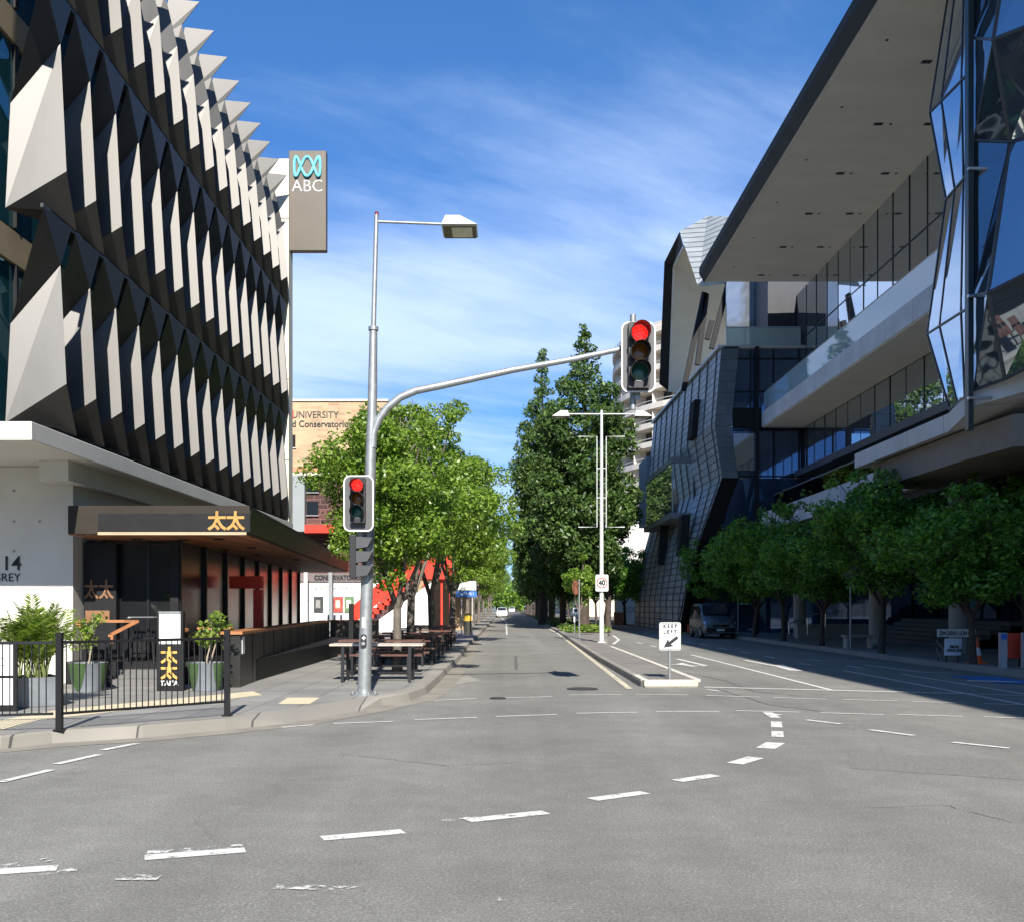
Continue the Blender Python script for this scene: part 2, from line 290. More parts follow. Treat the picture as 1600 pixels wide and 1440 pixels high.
# ---------------------------------------------------------------- ground
def sheet(name, pts, z, mat, depth=None):
    m = MB()
    if depth: m.prism([(x, y, z-depth) for x, y in pts], (0, 0, depth))
    else: m.quad(*[(x, y, z) for x, y in pts])
    return struct(m.build(name, mat))
sheet('road', [(-260, -120), (260, -120), (260, 900), (-260, 900)], 0, ASPH)
def kerbpts(lst, z=0): return [G(x, y, z) for x, y in lst]
kb = kerbpts([(0, 1170), (82, 1161), (224, 1152), (353, 1140), (448, 1130), (507, 1120), (560, 1111), (598, 1102), (641, 1094), (667, 1084), (686, 1066), (695, 1056), (722, 1027)])
kb = [Vector((-40, 9.2, 0)), Vector((-12, 11.0, 0))]+kb
kl = [(p.x, p.y) for p in kb]+[(-1.5, 42), (-1.4, 60), (-1.4, 110), (-1.4, 500)]
def offset(line, d):
    o = []
    for i, p in enumerate(line):
        a = Vector(line[max(i-1, 0)]); b = Vector(line[min(i+1, len(line)-1)]); t = (b-a).normalized(); n = Vector((-t.y, t.x)); o.append((p[0]+n.x*d, p[1]+n.y*d))
    return o
def kerb(name, line, d, h=.15, drop=()):
    inner = offset(line, d); m = MB()
    if drop:
        i2 = offset(line, .36); inner = [i2[i] if i in drop else p for i, p in enumerate(inner)]
    for i in range(len(line)-1):
        a, b, c, e = line[i], line[i+1], inner[i+1], inner[i]; a2, b2 = ((a[0]+(e[0]-a[0])*.12, a[1]+(e[1]-a[1])*.12), (b[0]+(c[0]-b[0])*.12, b[1]+(c[1]-b[1])*.12))
        h_ = h; h, hb = (.035 if i in drop else h_), (.035 if i+1 in drop else h_)
        m.quad((*a, 0), (*b, 0), (*b2, hb-.02), (*a2, h-.02)); 
        a3, b3 = ((a[0]+(e[0]-a[0])*.22, a[1]+(e[1]-a[1])*.22), (b[0]+(c[0]-b[0])*.22, b[1]+(c[1]-b[1])*.22))
        m.quad((*a2, h-.02), (*b2, hb-.02), (*b3, hb), (*a3, h)); m.quad((*a3, h), (*b3, hb), (*c, h_), (*e, h_)); h = h_
    return struct(m.build(name, KERB)), inner
k1, inn = kerb('kerb', kl, .3, drop=(6, 7, 8))
sheet('footpath', inn+[(-90, 500), (-90, 9.0)], .146, PAVE)
# gutter strip of concrete in front of the kerb
gut = offset(kl, -.38); m = MB()
for i in range(len(kl)-1): m.quad((*gut[i], .004), (*gut[i+1], .004), (*kl[i+1], .004), (*kl[i], .004))
GUTM = M('gutter_concrete', (.23, .21, .175), .85, var=.2, scale=2); struct(m.build('gutter', GUTM))
# right footpath
kr = [(9.2, 500), (9.4, 105), (10.6, 78), (11.5, 66), (11.6, 50), (11.6, 30), (11.9, 23), (13, 19), (16, 16.6), (30, 15.5), (90, 15)]
k2, inn2 = kerb('kerb', kr, .3)
sheet('footpath', inn2+[(90, 500)], .146, PAVE)
# median
ml = [(2.75, 20.9), (2.75, 30), (2.9, 42), (3.2, 63), (3.2, 500)]; mrr = [(6.8, 500), (6.6, 80), (6.2, 62), (5.2, 52), (4.02, 40), (4.0, 30), (3.95, 20.9)]
mk, minn = kerb('kerb', list(reversed(ml)) + [(2.82, 20.72), (3.88, 20.72)] + list(reversed(mrr)), .16)
mk.data.materials[0] = KERB
sheet('median_island', minn, .146, MEDP)
m = MB().box((2.8, 20.70, 0.01), (3.9, 20.9, .154)); struct(m.build('median_nose', M('white_kerb', (.50, .46, .38), .8, var=.2, scale=5), bevel=.03))
for x in (2.765, 3.845):
    struct(MB().box((x, 20.9, .1), (x+.13, 38 if x > 3 else 22.3, .157)).build('kerb_paint', paintmat('kerb_white', (.66, .62, .53), .38)))
sheet('planting_bed', [(3.5, 57), (5.9, 57), (6.3, 66), (6.4, 300), (3.5, 300)], .17, M('bed_soil', (.075, .055, .035), .95, var=.5, scale=2, bump=.8))

# markings (each a thin sheet on the road)
ZM = [.006]
def mark(pts, mat=PAINT):
    ZM[0] += .00005; m = MB(); m.quad(*[(x, y, ZM[0]) for x, y in pts]); return struct(m.build('road_marking', mat))
def dash(a, b, wdt=.11, mat=PAINT):
    A = G(*a); B = G(*b); d = (B-A).normalized(); n = Vector((-d.y, d.x, 0))*wdt/2
    return mark([(p.x, p.y) for p in (A-n, B-n, B+n, A+n)], mat)
for a, b in [((-30,1364),(90,1356)),((226,1340),(383,1328)),((503,1310),(630,1299)),((730,1282),(853,1269)),((925,1249),(1008,1238)),((1058,1220),(1118,1211))]: dash(a, b, .15)
dash((1148,1193),(1181,1183),.19); dash((1196,1169),(1212,1160),.22); dash((1215,1151),(1214.5,1142),.15); dash((1213.5,1136),(1213,1127),.15); dash((1212,1121),(1199,1112.5),.15); dash((1200,1113.5),(1221,1117),.08)
for a, b in [((440,1136),(490,1132)),((521,1130),(618,1126.5)),((648,1124),(745,1120.5)),((775,1119),(870,1116)),((900,1114),(996,1112.5)),((1025,1111.3),(1124,1111)),((1150,1110),(1249,1112.4)),((1282,1113.3),(1381,1116)),((1403,1116),(1504,1119)),((1537,1119.6),(1640,1123))]: dash(a, b, .075)
for a, b in [((678,1094),(744,1091)),((789,1090),(863,1088)),((888,1085.5),(972,1085)),((993,1084.3),(1076,1085.3)),((1103,1086),(1187,1089)),((1208,1089.5),(1292,1092.3)),((1317,1092.5),(1402,1095)),((1425,1095.6),(1509,1098)),((1538,1099),(1640,1102))]: dash(a, b, .075)
dash((1100,1073),(1519,1083.6),.16); dash((1519,1083.6),(1700,1090),.1)
dash((1080,1022.5),(1298,1077.5),.11); dash((1317,1047),(1760,1131),.10); dash((1410,1053),(1700,1100),.10); dash((1350,1038),(1437,1049.5),.12); dash((1437,1050),(1500,1051.5),.12)
for a, b in [((995,1003),(1004,1005)),((1017,1008),(1025,1010)),((1068,1001.5),(1080,1003.5)),((1094,1006),(1106,1008)),((1122,1011.5),(1136,1014)),((1154,1017),(1170,1020)),((1196,1025),(1212,1028)),((1248,1036),(1268,1038.5)),((1265,1029.5),(1282,1032)),((1324,1040),(1348,1043.5))]: dash(a, b, .11)
dash((1164,1031),(1215,1040.5),.15)
mark([(p.x, p.y) for p in (G(1207,1039.5), G(1222,1037.5), G(1255,1048), G(1234,1047))])
dash((1058,1029),(1103,1039.5),.17); dash((1103,1040),(1040,1037),.17); mark([(p.x, p.y) for p in (G(1056,1037), G(1090,1042.5), G(1066,1035))])
for a, b in [((1260,1124.5),(1314,1131)),((1359,1140),(1428,1149)),((1488,1159.5),(1577,1169)),((0,1222),(80,1203)),((88,1194),(155,1179)),((160,1172),(214,1161.5))]: dash(a, b, .10)
dash((984,1076),(873,990),.13,YEL); dash((873,990),(826,964),.12); dash((792,991),(791,972),.10); dash((791,972),(779,960),.10); dash((779,960),(784,953),.12)
dash((958,1006),(967,999),.14); dash((967,999),(958,992),.14); dash((1105,1077),(1125,1079.5),.1)
for a, b, q in [((0,1356),(80,1343),.1),((230,1333),(380,1322),.09),((180,1372),(250,1372),.12),((430,1386),(560,1390),.1),((690,1283),(760,1277),.1),((120,1360),(60,1365),.1),((760,1405),(800,1408),.06)]: dash(a, b, q, WORN)
mark([(p.x, p.y) for p in (G(1480,1056), G(1560,1057), G(1640,1069), G(1560,1067))], BLUEP)
m = MB(); g0 = G(1510,1064); g1 = G(1600,1066); m.quad((g0.x, g0.y, .01), (g1.x, g1.y, .01), (g1.x-.1, g1.y+.35, .01), (g0.x+.2, g0.y+.35, .01)); struct(m.build('road_marking', PAINT))
rd = random.Random(77); TAR = M('tar_seal', (.11, .107, .10), .85, var=.3, scale=8)
def crack(pts, wd_=.014):
    m = MB(); q = []
    for (x0, y0), (x1, y1) in zip(pts[:-1], pts[1:]):
        a, b = G(x0, y0), G(x1, y1); n = max(3, int((b-a).length/.12))
        for i in range(n): p = a.lerp(b, i/n); q.append(Vector((p.x+rd.gauss(0, .018), p.y+rd.gauss(0, .018), .0045)))
    for i in range(len(q)-1):
        d = (q[i+1]-q[i]).normalized(); n_ = Vector((-d.y, d.x, 0))*wd_*rd.uniform(.3, .8); m.quad(q[i]-n_, q[i+1]-n_, q[i+1]+n_, q[i]+n_)
    struct(m.build('road_crack', TAR))
crack([(1050, 1046), (1130, 1062), (1180, 1080), (1260, 1088)], .03); crack([(1120, 1075), (1200, 1100), (1290, 1112)], .03); crack([(806, 1024), (806, 1046)], .05)
crack([(1340, 1262), (1480, 1258), (1600, 1290)], .006); crack([(560, 1180), (700, 1196), (840, 1190)], .008)
struct(MB().quad(*[(p.x, p.y, .0025) for p in (G(x_, y_) for x_, y_ in ((1330, 1200), (1600, 1218), (1570, 1186), (1325, 1174)))]).build('road_patch', M('bitumen_patch', (.178, .172, .158), .92, var=.3, scale=22, bump=.5, bscale=70)))
def cover(px, py, r, label):
    p = G(px, py); t = thing('manhole_cover', label, 'manhole cover', (p.x, p.y, 0))
    MB().lathe((p.x, p.y, .002), [(r, 0), (r, .012), (r*.93, .014)], 28).build('rim', M('cast_iron', (.05, .048, .045), .6, .5, var=.3, scale=20), t)
    mm = MB()
    for i in range(-3, 4): h = math.sqrt(max(0, (r*.85)**2-(i*r*.24)**2)); mm.box((p.x-h, p.y+i*r*.24-.02, .012), (p.x+h, p.y+i*r*.24+.02, .022))
    mm.build('grating', bpy.data.materials['cast_iron'], t)
cover(910, 1076, .31, 'large round iron cover in the road before the crossing line'); cover(778, 1091, .15, 'small round iron cover on the dashed crossing line'); 
# bitumen patches and thin stains
struct(MB().quad(*[(p.x, p.y, .003) for p in (G(640,1076), G(706,1070), G(752,1062), G(730,1055), G(705,1060))]).build('road_patch', M('pale_patch', (.27, .255, .225), .9, var=.2, scale=4)))
# footpath tactile strips
def fp(*pts): return [(p.x, p.y, .15) for p in pts]
struct(MB().quad(*fp(G(434,1099,.15), G(484,1099,.15), G(500,1089,.15), G(449,1089,.15))).build('tactile_paving', TACT))
struct(MB().quad(*fp(G(-10,1142,.15), G(60,1124,.15), G(410,1085,.15), G(395,1079,.15), G(90,1108,.15), G(-10,1126,.15))).build('tactile_paving', TACT))

# ---------------------------------------------------------------- left office building
XG = -8.85
office = thing('office_building', 'office block with zigzag grey metal fins over a white concrete slab', 'building', (-12, 27, .15))
ROWS = [(4.72, 8.45), (8.45, 12.45), (12.45, 16.9)]
for k in range(-1, 15):
    y = 18.1+1.3*k; mb = MB()
    for ri, (z0, z1) in enumerate(ROWS):
        if k < 0 and ri < 2: continue
        g = .03; top = ri == 2; XI, XO = -8.68, -7.84; S = z1-z0
        J0, J1 = (XO, y-.40, z0+g), (XO, y+.62, z0+g); K0, K1 = (XO, y-.74, z1-g), (XO, y+.36, z1-g)
        if top: UI, UO = (XI, y-.15, z1-2.6), (XO-.09, y+.12, z1-1.75); K0, K1 = (-8.46, y-.18, z1), (-7.74, y-.02, z1); W0, W1 = (XI, y-.20, z1-1.0), (-8.16, y-.08, z1-.60)
        else: UI, UO = (XI, y-.15, z0+S*.50), (XO-.09, y+.14, z0+S*.80)
        LI, LO = (XI, y-.33, z0+.10), (XO+.13, y-.12, z0+.82)
        V = [J0, J1, LI, LO, UI, UO, K0, K1]+([W0, W1] if top else [])
        F_ = [(0, 1, 2), (2, 1, 3), (2, 3, 5), (2, 5, 4)]+([(4, 5, 9), (4, 9, 8), (8, 9, 7), (8, 7, 6)] if top else [(4, 5, 6), (5, 7, 6)])
        B = [(a-.02, b+.05, c) for a, b, c in V]; nv = len(V)
        E_ = [(0, 1), (1, 3), (3, 5), (5, 9), (9, 7), (7, 6), (6, 8), (8, 4), (4, 2), (2, 0)] if top else [(0, 1), (1, 3), (3, 5), (5, 7), (7, 6), (6, 4), (4, 2), (2, 0)]
        mb.add(V+B, F_+[(c+nv, b+nv, a+nv) for a, b, c in F_]+[(a, a+nv, b+nv, b) for a, b in E_])
        if ri < 2: mb.bar((XO-.04, y-.70, z1), (XO-.04, y+.58, z1), .05, .07)
    mb.build('fin', FIN, office)
m = MB()   # glass panes behind the fins, one storey band each
for z0, z1 in ROWS: m.box((XG-.20, 17.2, z0+.05), (XG-.10, 36.9, z1-.62))
m.build('glass_wall', TEAL, office)
m = MB()
for z0, z1 in ROWS[:2]: m.box((XG-.22, 17.2, z1-.60), (XG-.05, 36.9, z1-.02))
m.box((XG-.22, 17.2, 16.2), (XG-.05, 36.9, 16.5)); m.build('spandrel', TAN, office)
m = MB()
for i in range(16):
    for z0, z1 in ROWS: m.box((XG-.098, 17.3+1.3*i, z0+.06), (XG-.03, 17.38+1.3*i, z1-.63))
m.build('mullions', BLACK, office)
m = MB()
for i in range(9): m.box((XG-.04, 17.3, 14.0+i*.2), (XG+.02, 36.8, 14.09+i*.2))
m.build('louvres', BLACK, office)
m = MB().box((-30, 17.25, 4.75), (XG-.23, 37, 16.6)); m.build('core_wall', DARK, office)
# front face toward the intersection: glass and pale piers
m = MB()
for z0, z1 in ROWS: m.box((-30, 17.14, z0+.05), (-9.1, 17.24, z1-.55))
m.build('front_glass', TEAL, office)
m = MB()
for z0, z1 in ROWS: m.box((-30, 17.08, z1-.53), (-9.06, 17.245, z1+.0))
m.build('front_spandrel', CONC, office)
m = MB()
for i in range(12): m.box((-9.15-i*1.5, 16.98, 4.7), (-9.07-i*1.5, 17.13, 16.9))
m.build('front_mullions', GALV, office)
MB().box((-30, 16.85, 4.37), (-7.8, 37.6, 4.68)).build('slab', WALLW, office, bevel=.015)
m = MB()
m.box((-8.95, 36.92, 4.7), (-7.82, 37.6, 17.75)); m.build('end_wall', CREAM, office)
for z in (6.9, 9.8, 12.7, 15.6): MB().box((-8.96, 36.9, z), (-7.81, 36.92, z+.02)).build('joint', GREYP, office)
MB().box((-30, 20.0, .12), (-8.45, 36, 4.36)).build('base_wall', WALLW, office)
MB().box((-8.75, 19.2, 4.0), (-8.2, 36.5, 4.368)).build('downstand_beam', WALLW, office)
m = MB()
for x, z in ((-9.6, 3.3), (-9.6, 2.72), (-9.6, 3.9), (-9.1, 3.3)): MB().tube([(x, 19.995, z), (x, 19.98, z)], .022, 8).build('tie_hole', GREYP, office)
text('114', .39, (-9.74, 19.985, 2.47), office, SIGNB, 'lettering', bold=.004)
text('GREY', .225, (-9.74, 19.985, 2.20), office, SIGNB, 'lettering')
# sign blade
hs_ = thing('hanging_sign', 'brown blade sign with a looped cyan logo and ABC fixed to the building end', 'sign', (-7.0, 37.2, 14.4))
MB().box((-7.86, 37.1, 14.5), (-6.50, 37.4, 18.13)).build('panel', M('sign_brown', (.095, .08, .062), .5, .2, var=.12, scale=.8), hs_, bevel=.02)
MB().box((-7.9, 37.15, 14.9), (-7.8, 37.35, 15.1)).build('bracket', GALV, hs_); MB().box((-7.9, 37.15, 17.5), (-7.8, 37.35, 17.7)).build('bracket', GALV, hs_)
pts = []
for i in range(97):
    t = 2*math.pi*i/96; pts.append((-7.18+.47*math.sin(t+.0), 37.06+.02*math.cos(3*t), 17.53+.36*math.sin(3*t+math.pi/2)))
lm = MB(); lm.tube(pts, .052, 8, cap=False); lm.build('loop_logo', M('cyan_logo', (.16, .55, .66), .3, var=.35, scale=6), hs_, smooth=True)
text('ABC', .62, (-7.18, 37.09, 16.82), hs_, WHITE, 'lettering', width=.95, bold=-.008)

# ---------------------------------------------------------------- restaurant under the slab
rest = thing('restaurant', 'dark restaurant with a bronze edged awning and gold characters', 'restaurant', (-6.5, 24, .15))
A, B, C, D = (-8.12, 19.0), (-4.75, 19.0), (-6.15, 40.0), (-8.44, 40.0)
MB().prism([(A[0], A[1], 2.99), (D[0], D[1], 2.99), (C[0], C[1], 2.99), (B[0], B[1], 2.99)][::-1], (0, 0, .52)).build('awning', BRONZE, rest)
nrm = Vector((21, 1.4, 0)).normalized()*.02
MB().prism([(B[0], B[1]+.02, 3.0), (C[0], C[1], 3.0), (C[0], C[1], 3.42), (B[0], B[1]+.02, 3.42)], nrm).build('side_fascia', M('fascia_gloss', (.016, .019, .013), .42, var=.2, spec=.18), rest)
MB().box((-7.55, 18.96, 3.02), (-4.73, 18.998, 3.36)).build('sign_fascia', DARK, rest)
MB().box((-7.55, 18.955, 2.965), (-4.80, 19.0, 3.018)).build('gold_edge', M('pale_bronze', (.42, .32, .2), .5, var=.1), rest)
MB().prism([(A[0], A[1]+.05, 2.965), (D[0], D[1], 2.965), (C[0]-.05, C[1], 2.965), (B[0]-.1, B[1]+.05, 2.965)][::-1], (0, 0, .024)).build('soffit', TIMB, rest)
for i, (x, y) in enumerate([(-7.2, 20), (-6.4, 20.3), (-5.6, 20), (-6.8, 22.5), (-5.7, 23), (-6.3, 26), (-5.9, 29), (-6.6, 24)]): MB().box((x-.09, y-.06, 2.94), (x+.09, y+.06, 2.966)).build('downlight', BLACK, rest)
text('太太', .36, (-5.17, 18.955, 3.20), rest, GOLD, 'lettering', thick=.012, bold=.012, width=.95)
# glazing: front panel facing the corner and a long side wall
MB().box((-8.44, 20.6, .6), (-6.6, 20.68, 2.96)).build('front_glass', CURTD if False else glassmat('shop_glass', (.014, .015, .017), .12, .03), rest)
MB().prism([(-6.6, 20.6, .6), (-8.0, 39.5, .6), (-8.0, 39.5, 2.96), (-6.6, 20.6, 2.96)], (-.06, 0, 0)).build('side_glass', M('side_glass', (.012, .013, .015), .22, var=0, spec=.35), rest)
for i in range(9): t = i/8; MB().box((-6.6-1.4*t-.0, 20.58+18.9*t, .6), (-6.6-1.4*t+.07, 20.66+18.9*t, 2.96)).build('window_frame', BLACK, rest)
MB().box((-8.1, 20.55, .6), (-8.05, 20.6, 2.96)).build('window_frame', BLACK, rest); MB().box((-7.2, 20.55, .6), (-7.15, 20.6, 2.96)).build('window_frame', BLACK, rest)
MB().box((-8.40, 20.4, .7), (-7.76, 20.54, 2.9)).build('sign_panel', DARK, rest)
text('太太', .40, (-8.10, 20.385, 1.95), rest, M('dim_bronze', (.22, .11, .05), .6, var=.2), 'lettering', bold=.008, width=.75)
MB().box((-8.36, 20.37, 1.36), (-7.88, 20.398, 1.56)).build('menu_plate', bpy.data.materials['dim_bronze'], rest)
MB().box((-8.44, 19.65, .13), (-5.0, 36, .58)).build('deck', DARK, rest)
m = MB(); m.box((-7.3, 19.3, .13), (-6.25, 19.65, .44)); m.box((-7.3, 19.0, .13), (-6.25, 19.3, .29)); m.build('steps', M('step_tiles', (.14, .135, .13), .8, var=.2), rest)
m = MB(); m.box((-7.0, 19.9, 2.0), (-6.96, 19.94, 2.97)) if False else m.box((-6.72, 20.5, .58), (-6.55, 20.72, 2.96)); m.build('column', DARK, rest)
# added red beam and post imitating the red staircase's reflection in the glass
m = MB(); m.box((-6.75, 25.0, 2.08), (-5.95, 25.2, 2.38)); m.box((-6.15, 24.95, .6), (-5.95, 25.2, 2.05)); m.build('red_reflection', REDP, rest)
# counter wall
cw = thing('counter_wall', 'long black counter wall with a timber cap beside the footpath', 'wall', (-5.2, 24, .15))
b0, b1 = (-4.9, 18.9), (-5.85, 34.0)
MB().prism([(-5.22, 18.9, .14), (-4.9, 18.9, .14), (-5.85, 34, .14), (-6.15, 34, .14)], (0, 0, .98)).build('wall_panel', M('counter_black', (.020, .019, .017), .42, var=.25, scale=2.5), cw)
MB().prism([(-5.26, 18.86, 1.125), (-4.85, 18.86, 1.125), (-5.8, 34.05, 1.125), (-6.2, 34.05, 1.125)], (0, 0, .055)).build('timber_cap', WOOD, cw)
m = MB()
for i in range(1, 12): t = i/12; m.box((-4.9-.95*t-.012, 18.9+15.1*t-.006, .16), (-4.9-.95*t+.0095, 18.9+15.1*t+.006, 1.12))
m.build('panel_joint', BLACK, cw)
MB().box((-4.99, 18.88, .80), (-4.93, 18.897, 1.09)).build('notice', WHITE, cw) if False else MB().prism([(-4.895, 19.0, .76), (-4.905, 19.22, .76), (-4.905, 19.22, 1.08), (-4.895, 19.0, 1.08)], (.012, 0, 0)).build('notice', WHITE, cw)
cw2 = thing('counter_wall', 'short grey end section of counter wall beyond the dark post', 'wall', (-5.5, 36, .15))
MB().box((-6.2, 36.2, .14), (-4.5, 36.4, 1.1)).build('wall_panel', M('counter_grey', (.12, .10, .085), .5, var=.2), cw2); MB().box((-6.2, 36.15, 1.1), (-4.5, 36.45, 1.16)).build('timber_cap', WOOD, cw2)
bp = thing('post', 'thin dark square post at the end of the black counter wall', 'post', (-4.75, 31.5, .15)); MB().box((-4.82, 31.45, .15), (-4.68, 31.59, 1.72)).build('shaft', DARK, bp); MB().box((-4.87, 31.40, .147), (-4.63, 31.64, .17)).build('base_plate', BLACK, bp)

def hand_rail(name, label, pts, loc, posts):
    t = thing(name, label, 'handrail', loc); m = MB()
    for a, b in zip(pts[:-1], pts[1:]): m.bar(a, b, .09, .05)
    m.build('timber_rail', WOOD, t); m = MB()
    for x, y, z0, z1 in posts: m.box((x-.04, y-.04, z0), (x+.04, y+.04, z1))
    m.build('rail_post', BLACK, t); return t
hand_rail('handrail', 'orange timber handrail on dark posts left of the restaurant steps', [(-8.15, 19.55, 1.25), (-8.15, 19.55, 1.36), (-7.25, 19.55, 1.36), (-6.95, 19.3, 1.36), (-7.32, 19.0, 1.12), (-7.32, 19.0, .95)], (-7.7, 19.5, .58), [(-8.1, 19.7, .58, 1.33), (-7.3, 19.72, .58, 1.33), (-7.36, 19.0, .146, 1.08)])
hand_rail('handrail', 'orange timber handrail at the right of the steps behind the menu stand', [(-6.15, 19.75, 1.2), (-6.35, 19.0, 1.05), (-6.35, 19.0, .9)], (-6.2, 19.4, .58), [(-6.2, 19.7, .58, 1.15), (-6.32, 19.02, .146, 1.0)])
hand_rail('handrail', 'timber top rail over a dark panel between the menu stand and counter', [(-5.95, 19.8, 1.22), (-5.25, 19.75, 1.22)], (-5.6, 19.8, .58), [(-5.9, 19.85, .58, 1.19), (-5.3, 19.82, .58, 1.19)])
# dark barrier on the deck
dbar = thing('barrier', 'dark metal bar barrier on the restaurant deck behind the chairs', 'barrier', (-6.9, 20.2, .58)); m = MB()
m.tube([(-7.45, 20.2, 1.42), (-6.55, 20.2, 1.42)], .02, 6)
MB().tube([(-7.45, 20.2, .72), (-6.55, 20.2, .72)], .012, 6).build('lower_rail', BLACK, dbar); m.build('top_rail', GALV, dbar); m = MB()
for i in range(11): m.tube([(-7.45+.09*i, 20.2, .58), (-7.45+.09*i, 20.2, 1.41)], .01, 6)
m.build('bars', BLACK, dbar)
def chair():
    t = thing('cafe_chair', 'black slatted metal chair on the restaurant deck, left one', 'chair', (0, 0, 0), 'chairs on the restaurant deck')
    MB().box((-.21, -.2, .43), (.21, .2, .46)).build('seat', BLACK, t)
    m = MB()
    for i in range(5): m.bar((-.16+.08*i, .2, .46), (-.16+.08*i, .26, .84), .025, .012)
    m.bar((-.21, .26, .84), (.21, .26, .84), .03, .03); m.build('backrest', BLACK, t)
    for sx_ in (-1, 1):
        for sy in (-1, 1): MB().tube([(sx_*.18, sy*.17, .44), (sx_*.21, sy*.21, 0)], .013, 6).build('leg', BLACK, t)
    return t
ch = chair(); ch.location = (-7.05, 19.85, .58); ch.rotation_euler = (0, 0, R(200))
dup(ch, (-6.5, 19.95, .58), R(150), 1, 'black slatted metal chair on the restaurant deck, right one')

# ---------------------------------------------------------------- fence panels
def fence(label, p0, p1, posts):
    t = thing('pedestrian_fence', label, 'fence', ((p0[0]+p1[0])/2, (p0[1]+p1[1])/2, .15), 'pedestrian fence panels on the corner'); a = Vector((*p0, .15)); b = Vector((*p1, .15)); d = b-a; n = int(d.length/.079)
    up = Vector((0, 0, 1)); MB().bar(a+up*1.06, b+up*1.06, .03, .035).build('top_rail', BLACK, t); MB().bar(a+up*.2, b+up*.2, .03, .03).build('bottom_rail', BLACK, t)
    m = MB()
    for i in range(1, n): q = a+d*i/n; m.tube([q+up*.2, q+up*1.05], .008, 6)
    m.build('bars', BLACK, t)
    for q in posts:
        q = Vector((*q, .15)); MB().box((q.x-.035, q.y-.035, .14), (q.x+.035, q.y+.035, 1.33)).build('post', BLACK, t); MB().box((q.x-.06, q.y-.06, .147), (q.x+.06, q.y+.06, .165)).build('base_plate', BLACK, t)
f1 = G(93, 1140, .15); f2 = G(355, 1118, .15)
fence('black fence panel between the two tall posts in front of the menu stand', (f1.x, f1.y), (f2.x, f2.y), [(f1.x, f1.y), (f2.x, f2.y)])
d_ = (f1-f2).normalized(); f0 = f1+Vector((-2.3, -.65, 0)); fence('black fence panel running off to the left in front of the palm planter', (f0.x, f0.y), (f1.x-.07, f1.y-.01), [(f0.x, f0.y)])

# ---------------------------------------------------------------- foliage
def leaves(name, mat, parent, centers, radii, n, size, seed, squash=.8, flat=.5, aspect=.45, shell=.5):
    rg = np.random.default_rng(seed); c = np.array([tuple(x) for x in centers]); r = np.array(radii)
    w_ = r**2; idx = rg.choice(len(c), n, p=w_/w_.sum())
    u = rg.normal(size=(n, 3)); u /= np.linalg.norm(u, axis=1)[:, None]
    rad = r[idx]*(shell+(1-shell)*rg.random(n)**.6)*(1+.25*(rg.random(n) > .93))
    p = c[idx]+u*rad[:, None]*np.array([1, 1, squash])
    nr = u*.6+rg.normal(size=(n, 3))*.75+np.array([0, 0, flat]); nr /= np.linalg.norm(nr, axis=1)[:, None]
    t = np.cross(nr, rg.normal(size=(n, 3))); t /= np.linalg.norm(t, axis=1)[:, None]; b = np.cross(nr, t)
    s = size*(.6+.8*rg.random(n)); a = s[:, None]; q = s[:, None]*aspect
    V = np.stack([p-t*a*.5, p+b*q*.5-nr*a*.06, p+t*a*.5, p-b*q*.5-nr*a*.06], 1).reshape(-1, 3)
    o0 = ORG.get(parent.as_pointer(), Vector()) if parent else Vector(); V = V-np.array(o0)
    me = bpy.data.meshes.new(name); me.vertices.add(4*n); me.vertices.foreach_set('co', V.ravel().astype(np.float32))
    me.loops.add(4*n); me.loops.foreach_set('vertex_index', np.arange(4*n, dtype=np.int32)); me.polygons.add(n)
    me.polygons.foreach_set('loop_start', np.arange(0, 4*n, 4, dtype=np.int32)); me.polygons.foreach_set('loop_total', np.full(n, 4, dtype=np.int32)); me.update(); me.validate()
    me.materials.append(mat); o = bpy.data.objects.new(name, me); COL.objects.link(o)
    if parent: o.parent = parent; ORG[o.as_pointer()] = o0
    return o
